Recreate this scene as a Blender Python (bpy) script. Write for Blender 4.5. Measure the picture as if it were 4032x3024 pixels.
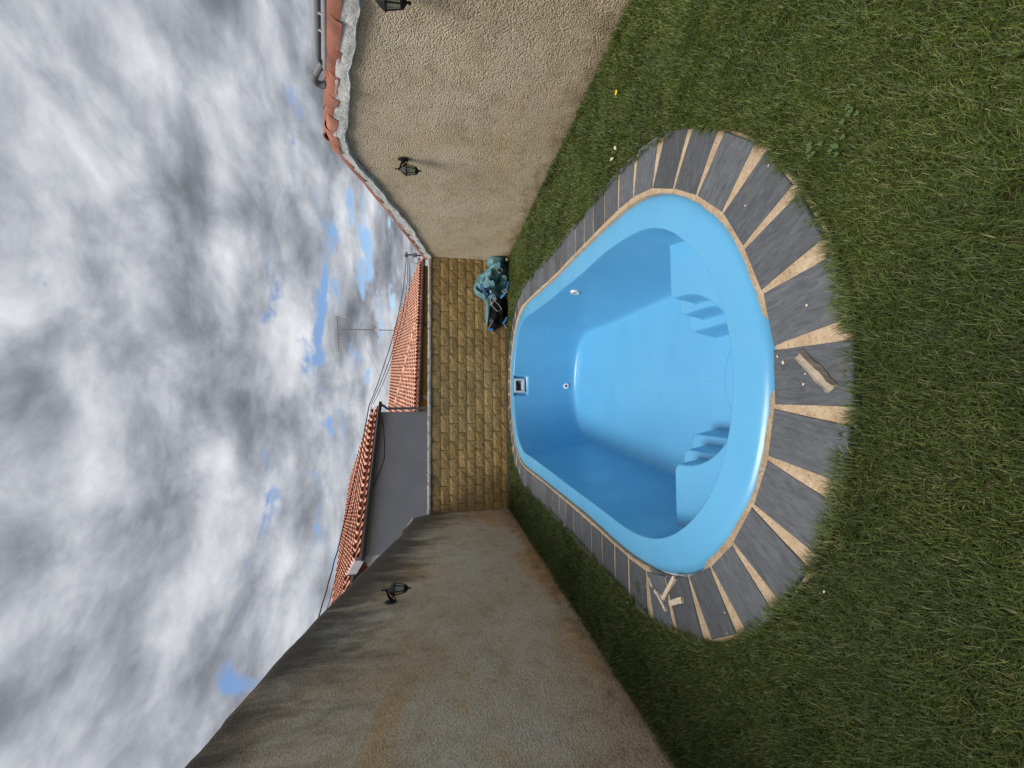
import bpy, bmesh, math, random
import numpy as np
from mathutils import Matrix, Vector

random.seed(7); RNG = np.random.default_rng(11)
R = math.radians
for o in list(bpy.data.objects): bpy.data.objects.remove(o, do_unlink=True)
scene = bpy.context.scene
COL = scene.collection

# ------------------------------------------------------------------ camera, sky, sun, exposure
PITCH, YAW, EYE = R(10.58), R(2.452), 1.57
fwd = Vector((math.sin(YAW)*math.cos(PITCH), math.cos(YAW)*math.cos(PITCH), -math.sin(PITCH)))
right = Vector((math.cos(YAW), -math.sin(YAW), 0)); up = right.cross(fwd)
cam_data = bpy.data.cameras.new('camera'); cam = bpy.data.objects.new('camera', cam_data); COL.objects.link(cam)
cx, cyv, cz = -up, right, -fwd            # the phone was held upright, the picture lies on its side
cam.matrix_world = Matrix(((cx.x, cyv.x, cz.x, 0), (cx.y, cyv.y, cz.y, 0), (cx.z, cyv.z, cz.z, EYE), (0, 0, 0, 1)))
cam_data.sensor_width = 36; cam_data.lens = 36*1515/4032; cam_data.clip_start = .05; cam_data.clip_end = 2000
scene.camera = cam
scene.render.resolution_x, scene.render.resolution_y = 1024, 768
scene.cycles.max_bounces = 6; scene.cycles.diffuse_bounces = 3; scene.cycles.glossy_bounces = 3; scene.cycles.transmission_bounces = 4; scene.cycles.transparent_max_bounces = 8
scene.view_settings.view_transform = 'Standard'; scene.view_settings.look = 'None'
scene.view_settings.exposure = 0.62; scene.view_settings.gamma = 1

SUN_EL, SUN_AZ = R(68), R(-122)            # azimuth from +Y towards +X
sdir = Vector((math.sin(SUN_AZ)*math.cos(SUN_EL), math.cos(SUN_AZ)*math.cos(SUN_EL), math.sin(SUN_EL)))
sun_d = bpy.data.lights.new('sun', 'SUN'); sun_d.energy = 2.5; sun_d.angle = R(26); sun_d.color = (1, .95, .88)
sun = bpy.data.objects.new('sun', sun_d); COL.objects.link(sun)
sun.rotation_euler = sdir.to_track_quat('Z', 'Y').to_euler(); sun.location = (-6, 2, 12)

class NT:
    """small helper to wire shader nodes"""
    def __init__(s, tree): s.t = tree; s.n = tree.nodes; s.l = tree.links
    def new(s, typ, **kw):
        nd = s.n.new(typ)
        for k, v in kw.items():
            if k == 'inp':
                for kk, vv in v.items():
                    if hasattr(vv, 'is_linked') or isinstance(vv, bpy.types.NodeSocket): s.l.new(vv, nd.inputs[kk])
                    else: nd.inputs[kk].default_value = vv
            else: setattr(nd, k, v)
        return nd
    def math(s, op, a, b=0.0, c=None, clamp=False):
        nd = s.n.new('ShaderNodeMath'); nd.operation = op; nd.use_clamp = clamp
        for i, v in enumerate((a, b, c)):
            if v is None: continue
            if isinstance(v, bpy.types.NodeSocket): s.l.new(v, nd.inputs[i])
            else: nd.inputs[i].default_value = v
        return nd.outputs[0]
    def noise(s, vec, scale, detail=5, rough=.55, dist=0.0):
        nd = s.new('ShaderNodeTexNoise', inp={'Scale': scale, 'Detail': detail, 'Roughness': rough, 'Distortion': dist})
        if vec is not None: s.l.new(vec, nd.inputs['Vector'])
        return nd.outputs['Fac']
    def ramp(s, fac, stops, interp='LINEAR'):
        nd = s.n.new('ShaderNodeValToRGB'); cr = nd.color_ramp; cr.interpolation = interp
        while len(cr.elements) < len(stops): cr.elements.new(.5)
        for e, (p, c) in zip(cr.elements, stops):
            e.position = p; e.color = (*c, 1) if not isinstance(c, (int, float)) else (c, c, c, 1)
        s.l.new(fac, nd.inputs[0]); return nd.outputs[0]
    def step(s, v, lo, hi):
        nd = s.n.new('ShaderNodeMapRange'); nd.interpolation_type = 'SMOOTHSTEP'
        s.l.new(v, nd.inputs[0]); nd.inputs[1].default_value = lo; nd.inputs[2].default_value = hi
        return nd.outputs[0]
    def mix(s, fac, a, b, mode='MIX'):
        nd = s.n.new('ShaderNodeMix'); nd.data_type = 'RGBA'; nd.blend_type = mode
        for i, v in ((0, fac), (6, a), (7, b)):
            if isinstance(v, bpy.types.NodeSocket): s.l.new(v, nd.inputs[i])
            elif i == 0: nd.inputs[0].default_value = v
            else: nd.inputs[i].default_value = (*v, 1)
        return nd.outputs[2]
    def vec(s, v, mul=(1, 1, 1), add=(0, 0, 0)):
        nd = s.n.new('ShaderNodeVectorMath'); nd.operation = 'MULTIPLY_ADD'
        s.l.new(v, nd.inputs[0]); nd.inputs[1].default_value = mul; nd.inputs[2].default_value = add
        return nd.outputs[0]

world = bpy.data.worlds.new('World'); scene.world = world; world.use_nodes = True
w = NT(world.node_tree); w.n.clear()
sky = w.new('ShaderNodeTexSky'); sky.sky_type = 'NISHITA'; sky.sun_disc = False
sky.sun_elevation = SUN_EL; sky.sun_rotation = SUN_AZ % (2*math.pi); sky.dust_density = .3; sky.ozone_density = 3.0; sky.altitude = 700
tc = w.new('ShaderNodeTexCoord'); sep = w.new('ShaderNodeSeparateXYZ', inp={0: tc.outputs['Generated']})
zz = w.math('ADD', w.math('MAXIMUM', sep.outputs[2], 0.0), .10)
px, py = w.math('DIVIDE', sep.outputs[0], zz), w.math('DIVIDE', sep.outputs[1], zz)
cmb = w.new('ShaderNodeCombineXYZ', inp={0: px, 1: py, 2: 3.7}); P = cmb.outputs[0]
wob = w.new('ShaderNodeTexNoise', inp={'Vector': P, 'Scale': 1.1, 'Detail': 2.0})
Pw = w.new('ShaderNodeVectorMath', operation='MULTIPLY_ADD', inp={0: wob.outputs['Color'], 1: (.5, .5, 0), 2: P}).outputs[0]
form = w.noise(Pw, 1.7, 6, .50, .1)                      # cloud bodies
lump = w.noise(w.vec(tc.outputs['Generated'], (1, 1, 1.9), (5.2, 1.3, 0)), 5.5, 7, .58, .25)
sepw = w.new('ShaderNodeSeparateXYZ', inp={0: Pw})
def blobs(items):
    """soft elliptic masses in the cloud layer, in cloud-plane coordinates"""
    tot = None
    for x, y, rx, ry, rot, k in items:
        c, s_ = math.cos(rot), math.sin(rot)
        dx, dy = w.math('SUBTRACT', sepw.outputs[0], x+.25), w.math('SUBTRACT', sepw.outputs[1], y+.25)
        a = w.math('ADD', w.math('MULTIPLY', dx, c/rx), w.math('MULTIPLY', dy, s_/rx))
        b = w.math('ADD', w.math('MULTIPLY', dx, -s_/ry), w.math('MULTIPLY', dy, c/ry))
        r2 = w.math('ADD', w.math('MULTIPLY', a, a), w.math('MULTIPLY', b, b))
        v = w.math('MULTIPLY', w.math('EXPONENT', w.math('MULTIPLY', r2, -1.0)), k)
        tot = v if tot is None else w.math('ADD', tot, v)
    return tot
dark = blobs([(.85, 1.42, .60, .13, .02, 1.0), (-.78, 1.24, .34, .15, -.2, .9), (-.36, 1.02, .22, .07, .2, .4), (.05, 1.85, .5, .10, -.1, .35), (1.1, 2.2, .3, .12, 0, .3)])
bright = blobs([(.55, 1.74, .32, .10, 0, .8), (-.50, 1.42, .26, .12, -.4, .9), (-.12, 1.12, .34, .07, 0, .6), (.2, .96, .4, .07, 0, .1), (1.55, 1.8, .3, .16, 0, .8), (-.8, 1.6, .2, .08, -.6, .8), (.7, 2.9, .8, .3, 0, .6), (-.4, 2.25, .5, .15, 0, .6)])
gaps = blobs([(.45, 2.56, .22, .10, .2, 1.0), (-.12, 2.70, .30, .09, -.3, 1.0), (1.02, 2.0, .16, .05, .3, .8), (-1.10, 1.75, .20, .06, -.9, 1.0), (1.2, 3.45, .35, .22, 0, 1.0), (-.45, 1.09, .10, .03, .5, .5), (1.7, 4.4, .3, .3, 0, .6)])
gapn = w.math('MULTIPLY_ADD', w.noise(w.vec(tc.outputs['Generated'], (1, 1, 2.2), (2.1, 7.7, 0)), 8.0, 6, .6, .2), .5, w.math('MULTIPLY', w.noise(w.vec(Pw, (1, 1, 1), (2.1, 7.7, 0)), 2.4, 4, .55, .2), .5))
lit = w.math('ADD', w.math('MULTIPLY', form, 1.0), w.math('MULTIPLY', lump, 1.0))
lit = w.math('SUBTRACT', lit, .505)
lit = w.math('ADD', w.math('SUBTRACT', lit, w.math('MULTIPLY', dark, .27)), w.math('MULTIPLY', bright, .10))
ccol = w.ramp(lit, [(.16, (.088, .097, .11)), (.33, (.160, .170, .193)), (.47, (.262, .276, .308)), (.60, (.39, .404, .436)), (.80, (.575, .585, .61))])
ccol10 = w.mix(1.0, ccol, (10, 10, 10), 'MULTIPLY')
high = w.math('SUBTRACT', 1.0, w.step(w.math('ADD', py, w.math('MULTIPLY', px, -.15)), 1.2, 2.1))
cover = w.step(w.math('SUBTRACT', w.math('ADD', gapn, w.math('ADD', w.math('MULTIPLY', high, .12), w.math('MULTIPLY', dark, .2))), w.math('MULTIPLY', gaps, .13)), .365, .455)
mixc = w.mix(cover, sky.outputs[0], ccol10)
bg = w.new('ShaderNodeBackground', inp={'Color': mixc, 'Strength': .1})
wo = w.new('ShaderNodeOutputWorld', inp={'Surface': bg.outputs[0]})

# ------------------------------------------------------------------ small build kit
def link(o, parent=None):
    COL.objects.link(o)
    if parent is not None: o.parent = parent
    return o
def tag(o, label=None, cat=None, group=None, kind=None):
    if label: o['label'] = label
    if cat: o['category'] = cat
    if group: o['group'] = group
    if kind: o['kind'] = kind
    return o
def empty(name, loc=(0, 0, 0), rz=0.0):
    o = bpy.data.objects.new(name, None); o.location = loc; o.rotation_euler = (0, 0, rz); o.empty_display_size = .1
    return link(o)
def mesh_np(name, V, F, mat=None, smooth=False):
    """mesh from numpy vertices and equal-sized faces"""
    V = np.asarray(V, dtype=np.float32); F = np.asarray(F, dtype=np.int32); k = F.shape[1]
    me = bpy.data.meshes.new(name)
    me.vertices.add(len(V)); me.vertices.foreach_set('co', V.ravel())
    me.loops.add(F.size); me.loops.foreach_set('vertex_index', F.ravel())
    me.polygons.add(len(F)); me.polygons.foreach_set('loop_start', np.arange(0, F.size, k, dtype=np.int32))
    try: me.polygons.foreach_set('loop_total', np.full(len(F), k, dtype=np.int32))
    except Exception: pass
    if smooth: me.polygons.foreach_set('use_smooth', np.ones(len(F), dtype=bool))
    me.update(calc_edges=True)
    if mat: me.materials.append(mat)
    return me
class MB:
    """collects plain shapes into one mesh"""
    def __init__(s): s.v = []; s.f = []
    def add(s, v, f):
        b = len(s.v); s.v += [tuple(x) for x in v]; s.f += [tuple(b+i for i in q) for q in f]; return s
    def box(s, lo, hi):
        (a, b, c), (d, e, f) = lo, hi
        return s.add([(a, b, c), (d, b, c), (d, e, c), (a, e, c), (a, b, f), (d, b, f), (d, e, f), (a, e, f)],
                     [(0, 3, 2, 1), (4, 5, 6, 7), (0, 1, 5, 4), (1, 2, 6, 5), (2, 3, 7, 6), (3, 0, 4, 7)])
    def tube(s, pts, r, n=8, caps=True):
        pts = [Vector(p) for p in pts]; rr = r if isinstance(r, (list, tuple)) else [r]*len(pts)
        rings = []; prev = None
        for i, p in enumerate(pts):
            t = (pts[min(i+1, len(pts)-1)]-pts[max(i-1, 0)]).normalized()
            a = prev if prev is not None else (Vector((0, 0, 1)) if abs(t.z) < .9 else Vector((1, 0, 0)))
            a = (a-t*a.dot(t)).normalized(); prev = a; b = t.cross(a)
            rings.append([p+(a*math.cos(2*math.pi*k/n)+b*math.sin(2*math.pi*k/n))*rr[i] for k in range(n)])
        v = [q for g in rings for q in g]; f = []
        for i in range(len(pts)-1):
            for k in range(n): f.append((i*n+k, i*n+(k+1) % n, (i+1)*n+(k+1) % n, (i+1)*n+k))
        if caps: f += [tuple(reversed(range(n))), tuple(range((len(pts)-1)*n, len(pts)*n))]
        return s.add(v, f)
    def lathe(s, prof, n=12, c=(0, 0, 0), phase=0.0):
        v = []; f = []
        for r, z in prof:
            for k in range(n):
                a = 2*math.pi*k/n+phase; v.append((c[0]+r*math.cos(a), c[1]+r*math.sin(a), c[2]+z))
        for i in range(len(prof)-1):
            for k in range(n): f.append((i*n+k, i*n+(k+1) % n, (i+1)*n+(k+1) % n, (i+1)*n+k))
        f += [tuple(reversed(range(n))), tuple(range((len(prof)-1)*n, len(prof)*n))]
        return s.add(v, f)
    def mesh(s, name, mat, smooth=False, bevel=0.0):
        me = bpy.data.meshes.new(name); me.from_pydata(s.v, [], s.f); 
        bm = bmesh.new(); bm.from_mesh(me); bmesh.ops.recalc_face_normals(bm, faces=bm.faces)
        if bevel: bmesh.ops.bevel(bm, geom=bm.edges[:], offset=bevel, segments=2, affect='EDGES', clamp_overlap=True)
        bm.to_mesh(me); bm.free()
        if mat: me.materials.append(mat)
        if smooth: me.shade_smooth() if hasattr(me, 'shade_smooth') else None
        return me
    def build(s, name, mat, parent=None, smooth=False, bevel=0.0, auto=None):
        me = s.mesh(name, mat, smooth, bevel); o = bpy.data.objects.new(name, me); link(o, parent)
        if auto:
            for p in me.polygons: p.use_smooth = True
            me.set_sharp_from_angle(angle=R(auto))
        return o
def obj(name, me, parent=None, loc=None): 
    o = bpy.data.objects.new(name, me)
    if loc is not None: o.location = loc
    return link(o, parent)

def vnoise(x, y, seed=0):
    """smooth 2-D value noise, numpy"""
    r = np.random.default_rng(seed).random((64, 64))
    xi, yi = np.floor(x).astype(int), np.floor(y).astype(int); fx, fy = x-xi, y-yi
    fx, fy = fx*fx*(3-2*fx), fy*fy*(3-2*fy); xi, yi = xi % 64, yi % 64; x1, y1 = (xi+1) % 64, (yi+1) % 64
    return (r[xi, yi]*(1-fx)+r[x1, yi]*fx)*(1-fy)+(r[xi, y1]*(1-fx)+r[x1, y1]*fx)*fy
def fbm(x, y, seed=0, o=4):
    t = 0; a = .5; tot = 0
    for i in range(o): t = t+a*vnoise(x*2**i, y*2**i, seed+i); tot += a; a *= .5
    return t/tot

# ------------------------------------------------------------------ materials
def mat(name, rough=.7, spec=.4):
    m = bpy.data.materials.new(name); m.use_nodes = True; n = NT(m.node_tree)
    b = n.n['Principled BSDF']; b.inputs['Roughness'].default_value = rough; b.inputs['Specular IOR Level'].default_value = spec
    return m, n, b
def setc(n, b, c):
    if isinstance(c, bpy.types.NodeSocket): n.l.new(c, b.inputs['Base Color'])
    else: b.inputs['Base Color'].default_value = (*c, 1)
def bump(n, b, h, dist, strength=1.0):
    nd = n.new('ShaderNodeBump', inp={'Height': h, 'Distance': dist, 'Strength': strength}); n.l.new(nd.outputs[0], b.inputs['Normal'])
def simple(name, c, rough=.6, spec=.4, var=.0, scale=20., bmp=0.0, metal=0.0):
    m, n, b = mat(name, rough, spec); b.inputs['Metallic'].default_value = metal
    if var or bmp:
        g = n.new('ShaderNodeNewGeometry'); no = n.noise(g.outputs['Position'], scale, 6, .6)
        if var:
            setc(n, b, n.ramp(no, [(.25, tuple(x*(1-var) for x in c)), (.75, tuple(min(1, x*(1+var)) for x in c))]))
        else: setc(n, b, c)
        if bmp: bump(n, b, no, bmp)
    else: setc(n, b, c)
    return m
def geo(n): return n.new('ShaderNodeNewGeometry').outputs['Position']

def render_wall_mat(name, cols, dark_top=None, ochre=0.0):
    """thrown render: coarse grains, blotchy tint, dirt with its own shape"""
    m, n, b = mat(name, .92, .15); p = geo(n)
    jit = n.new('ShaderNodeTexNoise', inp={'Vector': p, 'Scale': 30.0, 'Detail': 2.0})
    pj = n.new('ShaderNodeVectorMath', operation='MULTIPLY_ADD', inp={0: jit.outputs['Color'], 1: (.022, .022, .022), 2: p}).outputs[0]
    vor = n.new('ShaderNodeTexVoronoi', inp={'Vector': pj, 'Scale': 66.0, 'Randomness': 1.0}).outputs['Distance']
    grain = n.noise(p, 21, 4, .7)
    big = n.noise(p, .9, 6, .6, .4); mid = n.noise(p, 5.5, 5, .6)
    c = n.ramp(big, [(.30, cols[0]), (.52, cols[1]), (.72, cols[2])])
    c = n.mix(n.step(mid, .45, .75), c, n.mix(1.0, c, (.80, .77, .74), 'MULTIPLY'))
    pit = n.step(n.math('ADD', n.math('MULTIPLY', vor, -1.0), n.math('MULTIPLY', grain, .5)), -.52, -.02)
    c = n.mix(pit, n.mix(1.0, c, (.74, .71, .68), 'MULTIPLY'), c)
    if ochre:
        oc = n.step(n.noise(n.vec(p, (1, .55, 1.6), (3, 1, 2)), .75, 6, .62, .5), .50, .68)
        c = n.mix(n.math('MULTIPLY', oc, ochre), c, n.mix(1.0, c, (1.0, .78, .50), 'MULTIPLY'))
    if dark_top:
        sp = n.new('ShaderNodeSeparateXYZ', inp={0: p})
        # mould washing down from the top edge: line height follows the sloping top
        y0, z0, slope, reach, amt = dark_top
        line = n.math('ADD', n.math('MULTIPLY', sp.outputs[1], slope), z0-slope*y0)
        dz = n.math('SUBTRACT', line, sp.outputs[2])
        streak = n.noise(n.vec(p, (1, 1.3, .35)), 2.6, 7, .66, .4)
        mould = n.step(n.math('SUBTRACT', n.math('MULTIPLY', streak, 2.0*reach), dz), reach*.15, reach*.95)
        c = n.mix(n.math('MULTIPLY', mould, amt), c, (.055, .052, .046))
        # rising dirt just above the soil
        foot = n.step(n.math('SUBTRACT', n.math('MULTIPLY', mid, .55), sp.outputs[2]), .0, .3)
        c = n.mix(n.math('MULTIPLY', foot, .45), c, (.12, .075, .045))
    setc(n, b, c)
    h = n.math('ADD', n.math('MULTIPLY', grain, .8), n.math('MULTIPLY', vor, -.8))
    bump(n, b, h, .020, .8)
    return m
M = {}
M['wall_r'] = render_wall_mat('render_beige', [(.53, .435, .29), (.63, .53, .38), (.68, .59, .45)], (5.1, 2.8, 0, .35, .35), .25)
M['wall_l'] = render_wall_mat('render_weathered', [(.60, .45, .28), (.70, .575, .41), (.73, .65, .52)], (3.1, 3.36, -.235, 1.35, .86), .85)
M['mortar_white'] = None
m, n, b = mat('verge_mortar', .9, .15); p = geo(n); g1 = n.noise(p, 14, 7, .68, .5); g2 = n.noise(p, 60, 4, .6)
setc(n, b, n.ramp(g1, [(.28, (.34, .325, .30)), (.5, (.60, .59, .56)), (.72, (.78, .77, .74))])); bump(n, b, n.math('ADD', g1, n.math('MULTIPLY', g2, .4)), .02); M['mortar_white'] = m

m, n, b = mat('split_face_block', .93, .12); p = geo(n); oi = n.new('ShaderNodeObjectInfo')
g1 = n.noise(p, 26, 6, .66, .4); g2 = n.noise(p, 2.2, 5, .6); sp = n.new('ShaderNodeSeparateXYZ', inp={0: p})
c = n.ramp(g1, [(.30, (.20, .128, .05)), (.52, (.345, .236, .104)), (.75, (.47, .35, .178))])
c = n.mix(n.step(g2, .35, .7), c, n.mix(1.0, c, (1.22, 1.18, 1.06), 'MULTIPLY'))
tint = n.math('MULTIPLY_ADD', oi.outputs['Random'], .34, .83)
c = n.mix(1.0, c, n.new('ShaderNodeCombineColor', inp={0: tint, 1: tint, 2: tint}).outputs[0], 'MULTIPLY')
mould = n.step(n.math('ADD', sp.outputs[2], n.math('MULTIPLY', n.noise(n.vec(p, (1, 1, .4)), 3.0, 6, .65), .75)), 1.98, 2.32)
c = n.mix(n.math('MULTIPLY', mould, .75), c, (.045, .042, .035)); setc(n, b, c)
bump(n, b, g1, .026, .85); M['block'] = m
M['block_mortar'] = simple('block_mortar', (.20, .145, .07), .95, .1, .3, 30, .006)
M['foot'] = simple('earthy_footing', (.17, .13, .085), .95, .1, .5, 20, .02)
M['cap_stone'] = simple('cap_concrete', (.36, .33, .29), .95, .1, .5, 26, .012)

m, n, b = mat('pool_gelcoat', .22, .5); p = geo(n)
setc(n, b, n.ramp(n.noise(p, 1.3, 4, .5), [(.3, (.092, .345, .595)), (.7, (.108, .372, .63))]))
n.l.new(n.ramp(n.noise(p, 2.0, 5, .6), [(.3, .20), (.75, .42)]), b.inputs['Roughness']); M['pool'] = m

m, n, b = mat('slate', .62, .35); tcn = n.new('ShaderNodeTexCoord'); oi = n.new('ShaderNodeObjectInfo')
off = n.new('ShaderNodeVectorMath', operation='MULTIPLY_ADD', inp={0: tcn.outputs['Object'], 1: (1, 1, 1), 2: n.new('ShaderNodeCombineXYZ', inp={0: n.math('MULTIPLY', oi.outputs['Random'], 37), 1: n.math('MULTIPLY', oi.outputs['Random'], 91), 2: 0.0}).outputs[0]}).outputs[0]
cl = n.noise(n.vec(off, (1.0, .35, 1)), 9, 8, .68, 1.1); fine = n.noise(n.vec(off, (1.0, .28, 1)), 34, 6, .70, .9); cloudy = n.noise(off, 3, 4, .55)
c = n.ramp(cl, [(.28, (.050, .056, .065)), (.5, (.082, .090, .102)), (.72, (.122, .130, .144))])
tv = n.math('MULTIPLY_ADD', oi.outputs['Random'], .5, .75)
c = n.mix(1.0, c, n.new('ShaderNodeCombineColor', inp={0: tv, 1: tv, 2: tv}).outputs[0], 'MULTIPLY')
c = n.mix(n.math('MULTIPLY', n.step(fine, .50, .8), .30), c, (.17, .175, .185))
c = n.mix(n.math('MULTIPLY', n.step(cloudy, .56, .75), .35), c, (.13, .115, .095)); setc(n, b, c)
bump(n, b, n.math('ADD', cl, n.math('MULTIPLY', fine, .5)), .007, .55); M['slate'] = m

m, n, b = mat('grout', .95, .12); p = geo(n); g1 = n.noise(p, 85, 4, .7); g2 = n.noise(p, 9, 6, .6); sp_ = n.noise(p, 170, 2, .5)
c = n.ramp(g2, [(.3, (.36, .255, .165)), (.55, (.47, .36, .245)), (.75, (.55, .455, .335))])
c = n.mix(n.step(g1, .50, .68), c, (.24, .15, .08)); c = n.mix(n.math('MULTIPLY', n.step(sp_, .58, .7), .5), c, (.75, .66, .52)); setc(n, b, c)
bump(n, b, g1, .008, .8); M['grout'] = m
M['soil'] = simple('soil', (.045, .036, .020), .95, .1, .5, 22, .02)

def grass_mat():
    m = bpy.data.materials.new('grass_blade'); m.use_nodes = True; n = NT(m.node_tree); n.n.clear()
    at = n.new('ShaderNodeAttribute', attribute_name='blade'); 
    df = n.new('ShaderNodeBsdfDiffuse', inp={'Color': at.outputs['Color']})
    tr = n.new('ShaderNodeBsdfTranslucent', inp={'Color': at.outputs['Color']})
    gl = n.new('ShaderNodeBsdfGlossy', inp={'Color': (1, 1, 1, 1), 'Roughness': .5})
    a = n.new('ShaderNodeMixShader', inp={0: .30, 1: df.outputs[0], 2: tr.outputs[0]})
    bb = n.new('ShaderNodeMixShader', inp={0: .025, 1: a.outputs[0], 2: gl.outputs[0]})
    n.new('ShaderNodeOutputMaterial', inp={'Surface': bb.outputs[0]}); return m
M['grass'] = grass_mat()
def tile_mat(name, a, bcol, ccol):
    m, n, b = mat(name, .85, .2); p = geo(n); oi = n.new('ShaderNodeObjectInfo')
    g = n.noise(p, 3.2, 6, .65); f = n.noise(p, 40, 4, .6)
    c = n.ramp(g, [(.3, a), (.5, bcol), (.72, ccol)])
    tv = n.math('MULTIPLY_ADD', oi.outputs['Random'], .4, .8)
    c = n.mix(1.0, c, n.new('ShaderNodeCombineColor', inp={0: tv, 1: tv, 2: tv}).outputs[0], 'MULTIPLY')
    c = n.mix(n.math('MULTIPLY', n.step(f, .56, .72), .3), c, (.16, .09, .065)); setc(n, b, c); bump(n, b, f, .004); return m
M['tile'] = tile_mat('clay_tile', (.56, .275, .195), (.66, .36, .265), (.72, .43, .335))
M['tile_old'] = tile_mat('weathered_clay_tile', (.15, .070, .050), (.29, .115, .078), (.37, .18, .13))
M['grey_wall'] = simple('grey_render', (.40, .41, .44), .9, .2, .10, 1.4, .0)
M['white_wall'] = simple('pale_render', (.46, .47, .49), .9, .2, .12, 2.0)
m, n, b = mat('yellow_render', .9, .2); p = geo(n); fl = n.noise(p, 1.7, 6, .62)
setc(n, b, n.ramp(fl, [(.3, (.44, .27, .075)), (.7, (.54, .355, .12))])); M['yellow_wall'] = m
M['flaked'] = simple('flaked_plaster', (.62, .60, .56), .9, .2, .15, 9)
M['gutter'] = simple('grey_gutter', (.085, .09, .10), .5, .4, .2, 5)
M['zinc'] = simple('zinc_pipe', (.22, .23, .245), .5, .4, .25, 6)
M['pvc'] = simple('grey_pvc', (.14, .145, .15), .5, .4, .2, 8)
M['fascia_mortar'] = simple('ridge_mortar', (.34, .215, .12), .95, .1, .35, 6, .01)
M['black_metal'] = simple('black_lantern_metal', (.006, .006, .007), .55, .35, .3, 60)
m, n, b = mat('lantern_glass', .12, .5); tb = n.new('ShaderNodeBsdfTransparent', inp={'Color': (.86, .88, .80, 1)})
b.inputs['Base Color'].default_value = (.55, .56, .48, 1); ms = n.new('ShaderNodeMixShader', inp={0: .28, 1: tb.outputs[0], 2: b.outputs[0]}); n.l.new(ms.outputs[0], n.n['Material Output'].inputs['Surface']); M['glass'] = m
M['bulb'] = simple('opal_bulb', (.72, .72, .68), .3, .5)
M['white_plastic'] = simple('white_plastic', (.72, .72, .69), .4, .5, .06, 14)
M['dark_hole'] = simple('painted_hole_shade', (.02, .022, .022), .5, .4, .3, 20)  # near-black colour painted in for the shade inside openings
M['cable'] = simple('cable_black', (.02, .02, .022), .6, .3)
M['wire'] = simple('thin_wire', (.16, .165, .17), .6, .3)
M['alu'] = simple('aerial_aluminium', (.26, .265, .27), .45, .5, .2, 8, metal=.6)
M['wood_post'] = simple('dark_post', (.035, .033, .03), .85, .2)

def tarp_mat(name, c, rough):
    m, n, b = mat(name, rough, .35); p = geo(n); g = n.noise(p, 7, 5, .6)
    setc(n, b, n.ramp(g, [(.3, tuple(x*.78 for x in c)), (.7, tuple(min(1, x*1.15) for x in c))])); bump(n, b, n.noise(p, 120, 3, .5), .0015); return m
M['tarp'] = tarp_mat('tarpaulin_green_blue', (.095, .215, .245), .45)
M['tarp_blue'] = tarp_mat('tarpaulin_blue_hem', (.05, .20, .48), .5)
M['tarp_black'] = tarp_mat('tarpaulin_black_side', (.008, .008, .010), .33)
M['rope'] = simple('pale_cord', (.52, .50, .44), .9, .2, .2, 50)
M['fragment'] = simple('mortar_fragment', (.60, .50, .38), .95, .1, .35, 60, .008)
M['fragment_grey'] = simple('mortar_hollow', (.38, .33, .27), .95, .1, .2, 30, .004)

# ------------------------------------------------------------------ pool plan (metres, measured on the ground plane)
OUT = [(-0.137,8.537),(-0.341,8.463),(-0.537,8.370),(-0.721,8.255),(-0.886,8.116),(-1.014,7.943),(-1.112,7.750),(-1.182,7.545),(-1.221,7.332),(-1.243,7.116),(-1.245,6.898),(-1.244,6.680),(-1.244,6.463),(-1.244,6.245),(-1.244,6.027),(-1.245,5.810),(-1.247,5.592),(-1.250,5.374),(-1.252,5.157),(-1.255,4.939),(-1.257,4.721),(-1.260,4.503),(-1.262,4.286),(-1.267,4.068),(-1.276,3.851),(-1.286,3.633),(-1.299,3.416),(-1.304,3.198),(-1.300,2.981),(-1.277,2.765),(-1.226,2.554),(-1.143,2.354),(-1.026,2.173),(-0.876,2.016),(-0.709,1.876),(-0.526,1.761),(-0.324,1.682),(-0.113,1.631),(0.102,1.606),(0.318,1.619),(0.528,1.672),(0.732,1.747),(0.924,1.845),(1.096,1.978),(1.247,2.133),(1.380,2.305),(1.487,2.494),(1.568,2.695),(1.620,2.906),(1.645,3.122),(1.660,3.339),(1.671,3.556),(1.678,3.774),(1.686,3.991),(1.693,4.209),(1.696,4.427),(1.698,4.644),(1.700,4.862),(1.703,5.080),(1.713,5.297),(1.725,5.515),(1.738,5.732),(1.750,5.949),(1.761,6.167),(1.771,6.384),(1.781,6.602),(1.790,6.819),(1.782,7.036),(1.755,7.252),(1.711,7.465),(1.647,7.671),(1.547,7.863),(1.420,8.038),(1.275,8.200),(1.109,8.340),(0.924,8.448),(0.720,8.521),(0.508,8.568),(0.292,8.590),(0.076,8.580)]
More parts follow.
